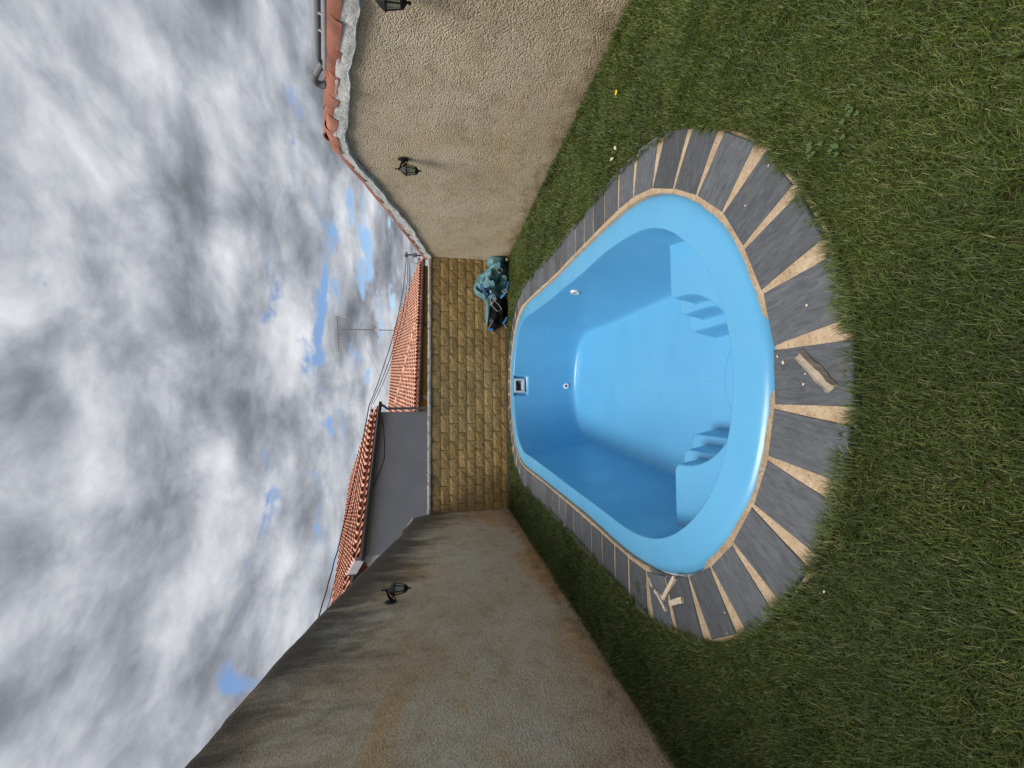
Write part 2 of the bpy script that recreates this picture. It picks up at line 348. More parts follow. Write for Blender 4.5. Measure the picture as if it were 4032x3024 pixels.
INN = [(-0.131,8.186),(-0.312,8.123),(-0.486,8.032),(-0.641,7.913),(-0.771,7.767),(-0.871,7.599),(-0.940,7.415),(-0.991,7.226),(-1.005,7.030),(-1.010,6.636),(-1.019,6.241),(-1.029,5.847),(-1.041,5.452),(-1.055,5.058),(-1.069,4.663),(-1.081,4.269),(-1.089,3.874),(-1.102,3.480),(-1.111,3.283),(-1.112,3.086),(-1.097,2.890),(-1.057,2.697),(-0.986,2.514),(-0.884,2.347),(-0.757,2.196),(-0.611,2.066),(-0.443,1.964),(-0.261,1.891),(-0.070,1.843),(0.125,1.822),(0.321,1.840),(0.512,1.887),(0.694,1.959),(0.862,2.060),(1.011,2.189),(1.143,2.334),(1.250,2.499),(1.326,2.680),(1.373,2.871),(1.403,3.066),(1.422,3.262),(1.433,3.459),(1.434,3.70),(1.432,4.05),(1.441,4.444),(1.455,4.839),(1.466,5.233),(1.480,5.628),(1.499,6.022),(1.520,6.415),(1.540,6.70),(1.553,6.90),(1.552,7.05),(1.535,7.22),(1.492,7.395),(1.420,7.575),(1.320,7.738),(1.185,7.879),(1.024,7.99),(0.85,8.085),(0.65,8.155),(0.45,8.20),(0.25,8.222),(0.06,8.215)]
JOINT = [(1.438,8.096),(1.645,7.832),(1.770,7.534),(1.829,7.237),(1.825,6.932),(1.815,6.614),(1.800,6.317),(1.785,5.981),(1.765,5.667),(1.750,5.368),(1.735,5.063),(1.725,4.783),(1.722,4.536),(1.718,4.242),(1.714,3.956),(1.708,3.698),(1.700,3.423),(1.690,3.131),(1.661,2.858),(1.578,2.570),(1.429,2.316),(1.257,2.082),(1.048,1.870),(0.789,1.730),(0.525,1.621),(0.238,1.566),(-0.039,1.573),(-0.290,1.620),(-0.545,1.723),(-0.785,1.873),(-0.985,2.055),(-1.137,2.266),(-1.254,2.531),(-1.323,2.783),(-1.331,3.072),(-1.325,3.335),(-1.318,3.612),(-1.310,3.881),(-1.300,4.151),(-1.295,4.438),(-1.290,4.716),(-1.286,5.002),(-1.282,5.328),(-1.278,5.660),(-1.276,5.960),(-1.276,6.268),(-1.276,6.574),(-1.279,6.919),(-1.267,7.191),(-1.222,7.532),(-1.099,7.859),(-0.914,8.130),(-0.683,8.304),(-0.429,8.449),(-0.126,8.569),(0.155,8.620),(0.42,8.615),(0.675,8.568),(0.929,8.484),(1.20,8.315)]
def resample(pts, n, close=True):
    p = np.array(pts+[pts[0]]); 
    # Catmull-Rom through the points, then equal arc length
    k = len(pts); q = []
    for i in range(k):
        p0, p1, p2, p3 = (np.array(pts[(i+j) % k]) for j in (-1, 0, 1, 2))
        for t in np.linspace(0, 1, 8, endpoint=False):
            q.append(.5*((2*p1)+(-p0+p2)*t+(2*p0-5*p1+4*p2-p3)*t*t+(-p0+3*p1-3*p2+p3)*t**3))
    q = np.array(q+[q[0]]); s = np.r_[0, np.cumsum(np.linalg.norm(np.diff(q, axis=0), axis=1))]
    t = np.linspace(0, s[-1], n, endpoint=False)
    return np.c_[np.interp(t, s, q[:, 0]), np.interp(t, s, q[:, 1])]
def normals_out(p):
    t = np.roll(p, -1, 0)-np.roll(p, 1, 0); t /= np.linalg.norm(t, axis=1)[:, None]
    nn = np.c_[t[:, 1], -t[:, 0]]
    area = np.sum(p[:, 0]*np.roll(p[:, 1], -1)-np.roll(p[:, 0], -1)*p[:, 1])
    return nn if area > 0 else -nn
def sdf(px, py, poly, chunk=40000):
    """signed distance, positive inside"""
    a = poly; b = np.roll(poly, -1, 0); e = b-a; L2 = (e**2).sum(1); out = np.empty(len(px))
    for s in range(0, len(px), chunk):
        x, y = px[s:s+chunk, None], py[s:s+chunk, None]
        t = np.clip(((x-a[:, 0])*e[:, 0]+(y-a[:, 1])*e[:, 1])/L2, 0, 1)
        d = np.sqrt(((x-a[:, 0]-t*e[:, 0])**2+(y-a[:, 1]-t*e[:, 1])**2).min(1))
        cr = ((a[:, 1] > y) != (b[:, 1] > y)) & (x < e[:, 0]*(y-a[:, 1])/(np.where(e[:, 1] == 0, 1e-9, e[:, 1]))+a[:, 0])
        out[s:s+chunk] = np.where(cr.sum(1) % 2 == 1, d, -d)
    return out
OUTP = resample(OUT, 400); INP = resample(INN, 260); NOUT = normals_out(OUTP)

# ------------------------------------------------------------------ ground sheet with the pool pit left open
hole = OUTP+NOUT*.10
bm = bmesh.new()
def loop(pts, z):
    vs = [bm.verts.new((x, y, z)) for x, y in pts]
    for i in range(len(vs)): bm.edges.new((vs[i], vs[(i+1) % len(vs)]))
GZ = -.03
loop(hole[::4], GZ); loop([(-6, -4), (8, -4), (8, 11), (-6, 11)], GZ)
bmesh.ops.triangle_fill(bm, edges=bm.edges[:], use_beauty=True)
inner_sq = [(-6, -4), (8, -4), (8, 11), (-6, 11)]; outer_sq = [(-500, -500), (500, -500), (500, 500), (-500, 500)]
a = [v for v in bm.verts if any(abs(v.co.x-x) < 1e-4 and abs(v.co.y-y) < 1e-4 for x, y in inner_sq)]
a.sort(key=lambda v: inner_sq.index(min(inner_sq, key=lambda q: (q[0]-v.co.x)**2+(q[1]-v.co.y)**2)))
bo = [bm.verts.new((x, y, GZ)) for x, y in outer_sq]
for i in range(4): bm.faces.new((a[i], bo[i], bo[(i+1) % 4], a[(i+1) % 4]))
bmesh.ops.recalc_face_normals(bm, faces=bm.faces)
me = bpy.data.meshes.new('ground'); bm.to_mesh(me); bm.free(); me.materials.append(M['soil'])
if me.polygons[0].normal.z < 0: me.flip_normals()
tag(obj('ground', me), kind='structure')

# ------------------------------------------------------------------ swimming pool shell
def smax(a, b, k): 
    h = np.clip(.5+.5*(a-b)/k, 0, 1); return b*(1-h)+a*h+k*h*(1-h)
def smin(a, b, k): return -smax(-a, -b, k)
NR = 760
IR = resample(INN, NR); nI = -normals_out(IR)                 # inward normals of the lip
ORr = np.empty_like(IR); big = resample(OUT, 1600)
for k in range(NR): ORr[k] = big[((big-IR[k])**2).sum(1).argmin()]
for _ in range(6): ORr = (np.roll(ORr, 1, 0)+2*ORr+np.roll(ORr, -1, 0))/4
nO = ORr-IR; wO = np.linalg.norm(nO, axis=1); nO /= wO[:, None]
def floor_z(y): return -1.10-.05*np.clip(y-3.4, 0, 9)
def body_z(d, y): return smax(-6.2*(d-.012), floor_z(y), .20)
def rim_z(do, x, y): return .004-.05*np.exp(-(np.maximum(do, -.012)+.012)/.028)+(fbm(x*1.7, y*1.7, 3)-.5)*.005
rows = [np.c_[ORr+nO*.030, np.full(NR, -.45)], np.c_[ORr+nO*.026, np.full(NR, -.10)]]
for do_ in (-.016, -.008, 0, .010, .022, .036, .055, .08, .11):
    dv = np.minimum(do_, wO*(.1+3.5*max(do_, 0))); p_ = ORr-nO*dv[:, None]; rows.append(np.c_[p_, rim_z(dv, p_[:, 0], p_[:, 1])])
for f_ in (.4, .28, .16, .07):                                     # towards the lip
    p_ = IR+nO*(wO*f_)[:, None]; d_in = -wO*f_
    rows.append(np.c_[p_, smin(rim_z(wO*(1-f_), p_[:, 0], p_[:, 1]), body_z(d_in, p_[:, 1]), .030)])
DI = [0, .004, .008, .012, .016, .020, .025, .031, .038, .046, .0548, .0578, .068, .085, .105, .125, .140, .155, .17, .185, .20, .22, .245, .28, .33, .40]
for d_ in DI:
    p_ = IR+nI*d_; zc = smin(rim_z(wO, p_[:, 0], p_[:, 1]), body_z(np.full(NR, d_), p_[:, 1]), .030)
    if .011 < d_ < .056:                                           # skimmer pocket pressed into the far wall
        pk = np.clip((.215-np.abs(IR[:, 0]-.315))/.015, 0, 1)*(IR[:, 1] > 7.5)*.062; p_ = p_-nI*pk[:, None]
    rows.append(np.c_[p_, zc])
last = rows[-1]; mid = np.c_[np.full(NR, .2)+0*last[:, 0], np.clip(last[:, 1], 2.9, 7.0)]
for t_ in (.3, .65, .97):
    p_ = last[:, :2]*(1-t_)+mid*t_; rows.append(np.c_[p_, floor_z(p_[:, 1])])
SV = np.concatenate(rows); SF = []
ar = np.arange(NR); a2 = (ar+1) % NR
SF = np.concatenate([np.c_[r_*NR+ar, r_*NR+a2, (r_+1)*NR+a2, (r_+1)*NR+ar] for r_ in range(len(rows)-1)])
pool = empty('swimming_pool', (0.2, 5.1, 0))
tag(pool, 'empty light blue fibreglass swimming pool sunk in the lawn, with steps inside', 'pool')
def child(o, parent): o.parent = parent; o.matrix_parent_inverse = Matrix.Translation(-Vector(parent.location)); return o
sm_ = mesh_np('shell', SV, SF, M['pool'], True)
bb = bmesh.new(); bb.from_mesh(sm_); cap_ = [v_ for v_ in bb.verts if v_.index >= (len(rows)-1)*NR]
bmesh.ops.contextual_create(bb, geom=cap_); bmesh.ops.recalc_face_normals(bb, faces=bb.faces); bb.to_mesh(sm_); bb.free()
for p_ in sm_.polygons: p_.use_smooth = True
if sm_.polygons[20*NR].normal.z < 0: sm_.flip_normals()
child(obj('shell', sm_), pool)
# seats and steps moulded into the near end
STEP = .0105
gx = np.arange(-1.10, 1.42, STEP); gy = np.arange(1.86, 3.62, STEP); X, Y = np.meshgrid(gx, gy); fx, fy = X.ravel(), Y.ravel()
di = sdf(fx, fy, INP); CX, CY = .155, 2.88
def stepped(zk, yf, r, slope):
    cap = np.where(fy > CY, np.abs(fx-CX), np.hypot(fx-CX, fy-CY))
    d = smax(fy-yf, r-cap, .09)
    return smin(np.full_like(d, zk), zk-slope*d, .035)
st = smax(smax(stepped(-.37, 2.96, .69, 7.), stepped(-.60, 3.17, .605, 7.), .015), stepped(-.83, 3.37, .49, 6.), .015)
lens = -.93-6.*np.maximum(0, np.hypot(fx-CX, fy-2.50)-.53)
st = smax(st, lens, .015)
z = smax(st, floor_z(fy)-.012, .05)-.002
# let the treads run up into the side walls with a soft cove
z = np.where(di > 0, smax(z, -6.2*(di-.008), .05), z); z = np.minimum(z, -.15)
keep = ((di > .012) & (st > floor_z(fy)-.14)).reshape(X.shape)
idx = np.arange(X.size).reshape(X.shape)
q = np.stack([idx[:-1, :-1], idx[:-1, 1:], idx[1:, 1:], idx[1:, :-1]], -1).reshape(-1, 4)
ok = keep[:-1, :-1] & keep[:-1, 1:] & keep[1:, 1:] & keep[1:, :-1]; q = q[ok.ravel()]
used = np.unique(q); remap = -np.ones(X.size, int); remap[used] = np.arange(len(used))
child(obj('steps', mesh_np('steps', np.c_[fx, fy, z][used], remap[q], M['pool'], True)), pool)
# skimmer
YS = 8.205
sk = MB()
for lo, hi in (((.165, YS-.030, -.235), (.465, YS+.04, -.195)), ((.165, YS-.030, -.045), (.465, YS+.04, -.008)), ((.165, YS-.030, -.195), (.205, YS+.04, -.045)), ((.425, YS-.030, -.195), (.465, YS+.04, -.045))): sk.box(lo, hi)
so = child(sk.build('skimmer', M['white_plastic']), pool); tag(so, 'white square skimmer mouth in the far wall')
fl = MB().box((.205, YS+.034, -.195), (.425, YS+.044, -.045)).build('opening_shade_panel', M['dark_hole']); fl.parent = so  # panel coloured dark to stand in for shade inside the skimmer mouth
wf = MB().box((.215, YS-.005, -.193), (.415, YS+.02, -.165)).build('weir_flap', M['white_plastic']); wf.parent = so
def fitting(name, loc, nrm, r, lab):
    t = Vector(nrm).to_track_quat('Z', 'Y').to_matrix().to_4x4()
    a = MB().lathe([(r, -.01), (r, .006), (r*.9, .014), (r*.45, .016), (r*.42, .008)], 24)
    o = a.build(name, M['white_plastic'], auto=40); o.matrix_world = Matrix.Translation(loc) @ t; mw = o.matrix_world.copy()
    o.parent = pool; o.matrix_parent_inverse = Matrix.Translation(-Vector(pool.location)); tag(o, lab)
    h = MB().lathe([(r*.40, .0), (r*.40, .0125)], 16).build('bore', M['dark_hole']); h.parent = o  # solid dark plug, shade of the hole painted as colour
def depth_at(z0, y0):
    """distance in from the lip where the wall has come down to z0"""
    d_ = np.linspace(0, .5, 2000); return float(d_[np.argmax(body_z(d_, np.full_like(d_, y0)) < z0)])
xi = 1.452-depth_at(-.17, 4.75); fitting('water_inlet', (xi-.004, 4.75, -.17), (-1, -.02, .15), .062, 'white round water inlet with dark nozzle in the right wall')
yd = 8.219-depth_at(-1.13, 7.9); fitting('suction_outlet', (.30, yd-.004, -1.13), (0, -1, .25), .062, 'white round outlet low in the far wall')

# ------------------------------------------------------------------ coping: slates bedded in sandy grout
cop = empty('pool_coping', (0.2, 1.4, 0)); tag(cop, 'ring of dark slate coping tiles set in sandy grout round the pool', 'coping')
NG = 400; offs = np.full(NG, .006); jag = (RNG.random(NG)-.5)*.010
for _ in range(2): jag = (jag+np.roll(jag, 1))*.5+(RNG.random(NG)-.5)*.004
near = np.clip((3.0-OUTP[:, 1])/.8, 0, 1)
def gap(x0, y0, x1, y1):
    i0 = np.argmin(((OUTP-[x0, y0])**2).sum(1)); i1 = np.argmin(((OUTP-[x1, y1])**2).sum(1)); a, b_ = sorted((i0, i1)); return slice(a, b_+1)
g_in = OUTP+NOUT*(offs+jag*(.25+near))[:, None]
gs = gap(.06, 1.61, .345, 1.62); g_in[gs] = OUTP[gs]+NOUT[gs]*.046
gs = gap(-1.275, 2.74, -1.01, 2.15); g_in[gs] = OUTP[gs]+NOUT[gs]*.034
lev = [(g_in-NOUT*0, -.08), (g_in, -.004), (g_in+NOUT*.006, .0045), (OUTP+NOUT*.10, .006), (OUTP+NOUT*.24, .005), (OUTP+NOUT*.375, .002), (OUTP+NOUT*.395, -.035)]
GV = np.concatenate([np.c_[p_, zv+(RNG.random(NG)-.5)*.003*(i in (2, 3, 4))] for i, (p_, zv) in enumerate(lev)])
GF = []
for i in range(len(lev)-1):
    for k in range(NG): k2 = (k+1) % NG; GF.append((i*NG+k, i*NG+k2, (i+1)*NG+k2, (i+1)*NG+k))
gm = mesh_np('grout_bed', GV, np.array(GF), M['grout'], False)
bmx = bmesh.new(); bmx.from_mesh(gm); bmesh.ops.recalc_face_normals(bmx, faces=bmx.faces); bmx.to_mesh(gm); bmx.free()
child(obj('grout_bed', gm), cop)
def slate_mesh(seed):
    r = random.Random(seed); b_ = .012; v = []
    def ring(ins, zv, jit): return [(sx*(.5-ins)+r.uniform(-jit, jit), (0 if sy < 0 else 1)*1.0+(ins if sy < 0 else -ins)+r.uniform(-jit, jit), zv) for sx, sy in ((-1, -1), (1, -1), (1, 1), (-1, 1))]
    v = ring(0, -.03, .006); v += ring(0, .004, .006); v += [(x*.975, .012+y*.976, .0105) for x, y, _ in v[4:8]]
    f = [(i, (i+1) % 4, 4+(i+1) % 4, 4+i) for i in range(4)]+[(4+i, 4+(i+1) % 4, 8+(i+1) % 4, 8+i) for i in range(4)]+[(8, 9, 10, 11)]
    me = bpy.data.meshes.new('slate_tile'); me.from_pydata(v, [], f); me.materials.append(M['slate']); return me
SL = [slate_mesh(i) for i in range(6)]
Jp = np.array(JOINT); sd = sdf(Jp[:, 0], Jp[:, 1], OUTP)
for i in range(len(Jp)):
    if -sd[i] < .024:
        k = np.argmin(((OUTP-Jp[i])**2).sum(1)); Jp[i] = Jp[i]+NOUT[k]*(.024+sd[i])
SLATE_RECT = []
for i in range(len(Jp)):
    a, b_ = Jp[i], Jp[(i+1) % len(Jp)]; mid = (a+b_)/2; t = b_-a; wd = np.linalg.norm(t); t = t/wd
    k = np.argmin(((OUTP-mid)**2).sum(1)); nn = np.array([t[1], -t[0]]); 
    if nn@NOUT[k] < 0: nn = -nn
    L = .348+random.uniform(-.012, .012)
    if mid[1] > 8.2: L = .26
    base = mid+nn*random.uniform(0, .006)
    o = bpy.data.objects.new('slate_tile', SL[i % 6]); link(o)
    ang = math.atan2(nn[1], nn[0])-math.pi/2
    o.matrix_world = Matrix.Translation((base[0], base[1], random.uniform(-.0015, .0025))) @ Matrix.Rotation(ang+random.uniform(-.012, .012), 4, 'Z') @ Matrix.Rotation(random.uniform(-.004, .004), 4, 'X') @ Matrix.Diagonal((wd-.018-random.random()*.005, L, 1, 1))
    o.parent = cop; o.matrix_parent_inverse = Matrix.Translation(-Vector(cop.location))
    SLATE_RECT.append((base, nn, t, wd, L))

# ------------------------------------------------------------------ lawn blades
XL, XR = -2.505, 3.37
YB = lambda x: 8.86+(x+2.505)*.034                     # face of the block wall
LAWN = OUTP+NOUT*(.335+.045*np.clip((2.7-OUTP[:, 1])/.5, 0, 1)-.06*np.clip((OUTP[:, 1]-8.0)/.3, 0, 1))[:, None]
def grass():
    pts = []; 
    def scatter(n, x0, x1, y0, y1):
        x = RNG.uniform(x0, x1, n); y = RNG.uniform(y0, y1, n); return x, y
    xs = []; ys = []; near_flag = []
    for dens, x0, x1, y0, y1 in ((40000, -2.5, 3.36, .3, 1.35), (33000, -2.5, 3.36, 1.35, 2.4), (20000, -2.5, -1.3, 2.4, 4.2), (16000, 1.7, 3.36, 2.4, 4.2), (9000, -2.5, 3.36, 4.2, 9.05), (5000, -2.5, 3.36, -1.2, .3)):
        n_ = int(dens*(x1-x0)*(y1-y0)); x, y = scatter(n_, x0, x1, y0, y1); xs.append(x); ys.append(y)
    x = np.concatenate(xs); y = np.concatenate(ys)
    edge = np.interp(x*3+y*2, np.arange(-20, 60, .25), (RNG.random(320)-.5)*.08)
    d = -sdf(x, y, LAWN)
    okm = (d > np.maximum(-.006, edge)) & (y < YB(x)-.01)
    x, y, d = x[okm], y[okm], d[okm]; n_ = len(x)
    pn = fbm(x*1.1+3, y*1.1+8, 21); pn2 = fbm(x*3.3, y*3.3, 33); pn3 = fbm(x*9, y*9, 44, 3)
    dist = np.hypot(np.hypot(x, y), 1.57)
    Lb = (.021+.036*RNG.random(n_)**1.5)*(.65+.75*pn2)*np.where(d < .10, 1.15, 1.0)*np.where((x > 3.22) | (x < -2.38), 1.5, 1.0)
    wb = (.0009+.0009*RNG.random(n_))*np.clip(dist/2.2, 1, 3.2)
    az = RNG.uniform(0, 2*np.pi, n_)*.85+(fbm(x*2.1, y*2.1, 55)*4*np.pi); lean = np.clip(RNG.normal(.75, .38, n_), .05, 1.45)
    # blades along the tiles flop over the slates
    cen = np.c_[x, y]; k = np.zeros(n_, int)
    nb = np.where(d < .06)[0]
    for s in range(0, len(nb), 4000):
        ii = nb[s:s+4000]; k[ii] = ((cen[ii][:, None, :]-LAWN[None, ::2])**2).sum(2).argmin(1)*2
    flop = (d < .05) & (RNG.random(n_) < np.clip(pn3*1.6-.3, .05, .8)); Lb[flop] *= .85+.6*pn3[flop]; lean[flop] = np.clip(RNG.normal(.95, .22, flop.sum()), .4, 1.15); az[flop] = np.arctan2(-NOUT[k[flop], 1], -NOUT[k[flop], 0])+RNG.normal(0, .6, flop.sum())
    dx, dy = np.cos(az), np.sin(az); sx, sy = -dy, dx
    z0 = np.where(flop, -.002, GZ); h1 = Lb*.5
    b0 = np.c_[x, y, z0]; 
    l1 = lean*.55; m1 = b0+np.c_[dx*np.sin(l1), dy*np.sin(l1), np.cos(l1)]*h1[:, None]
    l2 = np.clip(lean*1.35, 0, 1.75); tip = m1+np.c_[dx*np.sin(l2), dy*np.sin(l2), np.cos(l2)]*(Lb*.62)[:, None]
    side = np.c_[sx, sy, np.zeros(n_)]*wb[:, None]
    V = np.stack([b0-side, b0+side, m1-side*.85, m1+side*.85, tip], 1).reshape(-1, 3)
    V[:, 2] = np.maximum(V[:, 2], GZ-.01)
    i0 = np.arange(n_)*5
    F = np.stack([np.c_[i0, i0+1, i0+3], np.c_[i0, i0+3, i0+2], np.c_[i0+2, i0+3, i0+4]], 1).reshape(-1, 3)
    me = mesh_np('grass', V, F, M['grass'])
    lo = np.array([.045, .068, .013]); hi = np.array([.150, .205, .038]); yel = np.array([.33, .30, .13]); dk = np.array([.036, .062, .016]); blu = np.array([.065, .105, .045])
    t = np.clip(.02+1.0*RNG.random(n_)**1.5*(.35+1.1*pn)+.25*(pn3-.5)+.05*(x > 1.2), 0, 1)[:, None]
    c = lo*(1-t)+hi*t
    dry = (RNG.random(n_) < (.05+.22*np.clip(pn3-.52, 0, 1)+.10*np.clip(pn-.5, 0, 1)*2)); c[dry] = c[dry]*.35+yel*.65
    cool = RNG.random(n_) < np.clip((pn2-.45)*1.6, 0, .4); c[cool] = c[cool]*.5+blu*.5
    deep = RNG.random(n_) < np.clip((.5-pn)*1.4, 0, .3); c[deep] = c[deep]*.45+dk*.55
    rgba = np.ones((n_, 5, 4), np.float32); rgba[:, :, :3] = c[:, None, :]
    rgba[:, :2, :3] *= .8  # root shade painted in: lower part of each blade coloured darker
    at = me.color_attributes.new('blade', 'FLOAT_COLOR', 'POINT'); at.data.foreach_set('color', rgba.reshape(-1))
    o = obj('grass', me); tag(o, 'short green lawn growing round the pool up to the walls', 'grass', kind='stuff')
grass()

# ------------------------------------------------------------------ rendered side walls
def profile_wall(name, xf, prof, thick, mt, label, rough=.012, ny=150, nz=46, parent=None, seed=1):
    """wall standing on x = xf whose top follows prof (y, z); thick is signed"""
    ys = np.linspace(prof[0][0], prof[-1][0], ny); tops = np.interp(ys, [p_[0] for p_ in prof], [p_[1] for p_ in prof])
    tops = tops+(fbm(ys*5, ys*0, seed, 4)-.5)*rough*2
    s = np.linspace(0, 1, nz); Yg, Sg = np.meshgrid(ys, s, indexing='ij'); Zg = -.15+(tops[:, None]+.15)*Sg
    und = (fbm(Yg*.9, Zg*.9, seed+9, 4)-.5)*.03+(fbm(Yg*7, Zg*7, seed+19, 2)-.5)*.006
    sg = -1 if thick > 0 else 1
    Xg = xf+sg*(und-.004); Xg[:, -1] += thick*.12
    V = np.concatenate([np.c_[Xg.ravel(), Yg.ravel(), Zg.ravel()], np.c_[np.full(ny*2, xf+thick), np.tile(ys, 2), np.r_[tops-.01, np.full(ny, -.15)]]])
    F = []
    for i in range(ny-1):
        for j in range(nz-1):
            a_ = i*nz+j; F.append((a_, a_+1, a_+nz+1, a_+nz))
    B = ny*nz
    for i in range(ny-1):
        F.append((i*nz+nz-1, B+i, B+i+1, (i+1)*nz+nz-1)); F.append((B+i, B+ny+i, B+ny+i+1, B+i+1))
    me = mesh_np(name, V, np.array(F), mt, True)
    bb = bmesh.new(); bb.from_mesh(me)
    # close both ends
    for i in (0, ny-1):
        bb.verts.ensure_lookup_table()
        ring = [bb.verts[i*nz+j] for j in range(nz)]+[bb.verts[B+i], bb.verts[B+ny+i]]
        bb.faces.new(ring)
    bmesh.ops.recalc_face_normals(bb, faces=bb.faces); bb.to_mesh(me); bb.free()
    me.set_sharp_from_angle(angle=R(50))
    o = obj(name, me, parent)
    if label: tag(o, label, 'wall')
    return o
LTOP = [(-2.5, 2.9), (0, 3.25), (2.2, 3.36), (3.12, 3.32), (4.14, 3.16), (5.2, 2.94), (6.65, 2.575), (7.68, 2.30), (8.30, 2.20), (8.72, 2.13), (8.735, 1.87), (9.0, 1.84)]
lw = empty('side_wall', (XL, 3, 0)); tag(lw, 'weathered rough rendered wall with black mould along its rising top, left of the pool', 'wall')
o = profile_wall('render_coat', XL, LTOP, -.28, M['wall_l'], None, .016, 170, 46, seed=4); child(o, lw)
# broken clay tile left on the end of the wall
def tile_arc(L, r0, r1, th=.014, n=6, a0=R(12), a1=R(168)):
    v = []; f = []
    for yy, rr in ((0, r0), (L, r1)):
        for k in range(n+1):
            a_ = a0+(a1-a0)*k/n; v.append((rr*math.cos(a_), yy, rr*math.sin(a_)))
        for k in range(n+1):
            a_ = a0+(a1-a0)*k/n; v.append(((rr-th)*math.cos(a_), yy, (rr-th)*math.sin(a_)))
    m_ = n+1
    for k in range(n):
        f += [(k, k+1, 2*m_+k+1, 2*m_+k), (m_+k+1, m_+k, 3*m_+k, 3*m_+k+1), (k+1, k, m_+k, m_+k+1)]
    f += [(0, 2*m_, 3*m_, m_), (n, m_+n, 3*m_+n, 2*m_+n)]
    return v, f
tv_, tf_ = tile_arc(.30, .10, .085); bt = MB().add(tv_, tf_).build('broken_tile', M['tile_old'])
bt.matrix_world = Matrix.Translation((XL-.10, 7.95, 2.22)) @ Matrix.Rotation(R(-8), 4, 'X') @ Matrix.Rotation(R(12), 4, 'Z'); child(bt, lw)
lm = MB(); 
for k in range(9):
    yy = 8.15+k*.066; zt = np.interp(yy, [p_[0] for p_ in LTOP], [p_[1] for p_ in LTOP]); r_ = random.uniform(.05, .09)
    lm.lathe([(r_*.5, -.05), (r_, 0), (r_*.9, .03), (r_*.4, .06)], 7, (XL-.08+random.uniform(-.03, .02), yy, zt-.02), random.random())
child(lm.build('mortar_lumps', M['cap_stone']), lw)

# ------------------------------------------------------------------ gable building on the right
RTOP = [(-2.0, 1.00), (3.24, 2.40), (4.34, 2.70), (5.10, 2.91), (5.36, 2.905), (5.93, 2.72), (6.55, 2.55), (7.46, 2.31), (8.07, 2.155), (8.85, 1.965), (9.3, 1.85)]
gb = empty('gable_building', (XR, 3, 0)); tag(gb, 'beige rough rendered gable wall under a clay tile verge, right of the pool', 'building')
o = profile_wall('render_coat', XR, [(a_, b_-.10) for a_, b_ in RTOP], .30, M['wall_r'], None, .012, 170, 46, seed=8); child(o, gb)
# pale verge mortar with a ragged lower edge
ys = np.linspace(-2, 9.28, 260); tp = np.interp(ys, [p_[0] for p_ in RTOP], [p_[1] for p_ in RTOP])
low = np.interp(ys, [-2, 3.27, 4.38, 5.13, 5.58, 6.6, 7.7, 9.3], [.155+.0, .155, .15, .16, .12, .14, .165, .15])
low = tp-low*1.15+(fbm(ys*3.0, ys*0+2, 71, 4)-.5)*.10
rows = []
for u_ in np.linspace(0, 1, 9):
    zz_ = low+(tp-low)*u_; bulge = -.046+.010*max(0, .13-u_)/.13+.010*u_-0*ys-(fbm(ys*9, ys*0+u_*9, 5, 3)-.5)*.022
    if u_ == 0: bulge = np.full_like(ys, .02)
    rows.append(np.c_[XR+bulge, ys, zz_])
rows.append(np.c_[np.full_like(ys, XR+.28), ys, tp-.01]); rows.append(np.c_[np.full_like(ys, XR+.28), ys, tp-.12])
V = np.concatenate(rows); nn_ = len(ys); F = [(i*nn_+k, i*nn_+k+1, (i+1)*nn_+k+1, (i+1)*nn_+k) for i in range(len(rows)-1) for k in range(nn_-1)]
vm = mesh_np('verge_mortar', V, np.array(F), M['mortar_white'], True); bb = bmesh.new(); bb.from_mesh(vm); bmesh.ops.recalc_face_normals(bb, faces=bb.faces); bb.to_mesh(vm); bb.free(); vm.set_sharp_from_angle(angle=R(35))
if vm.polygons[nn_*3].normal.x > 0: vm.flip_normals()
o = child(obj('verge_mortar', vm), gb)
# verge tiles: one run on each slope, lapped
TV, TF = tile_arc(.42, .112, .092, .016, 7, R(-8), R(188)); tile_me = MB().add(TV, TF).mesh('verge_tile', M['tile_old'])
for p_ in tile_me.polygons: p_.use_smooth = True
tile_me.set_sharp_from_angle(angle=R(45))
def run(ya, yb, step, xoff, lift, far):
    yy = ya
    s = 1 if yb > ya else -1
    while (yy < yb) if s > 0 else (yy > yb):
        za, zb = (np.interp(v_, [q_[0] for q_ in RTOP], [q_[1] for q_ in RTOP]) for v_ in (yy, yy+s*.4))
        o = bpy.data.objects.new('verge_tile', tile_me); link(o)
        d_ = Vector((0, s*.4, zb-za)).normalized(); q_ = Matrix((( -s*-1 if False else 1, 0, 0), (0, 1, 0), (0, 0, 1))).to_4x4()
        ex = d_.cross(Vector((0, 0, 1))).normalized(); ez = ex.cross(d_)
        mtx = Matrix(((ex.x, d_.x, ez.x, XR+xoff+random.uniform(-.008, .008)), (ex.y, d_.y, ez.y, yy), (ex.z, d_.z, ez.z, za+lift), (0, 0, 0, 1)))
        o.matrix_world = mtx @ Matrix.Rotation(R(3.2), 4, 'X'); child(o, gb); yy += s*step
run(-1.9, 5.05, .315, .062, -.030, False)
run(9.15, 5.15, .315, .066, -.014, True)
# ridge tile at the apex and the two roof slopes behind the verge
rt = MB(); tv2, tf2 = tile_arc(.45, .12, .10, .016, 8)
for k in range(5):
    o = bpy.data.objects.new('ridge_tile', tile_me); link(o); o.matrix_world = Matrix.Translation((XR+.02+k*.36, 5.14, 2.93)) @ Matrix.Rotation(R(-90), 4, 'Z'); child(o, gb)
rs = MB()
rs.add([(XR+.10, -2, .98), (XR+3.2, -2, .98), (XR+3.2, 5.14, 2.90), (XR+.10, 5.14, 2.90), (XR+.10, 9.3, 1.83), (XR+3.2, 9.3, 1.83)], [(0, 1, 2, 3), (3, 2, 5, 4)])
child(rs.build('roof_slope', M['tile_old']), gb)
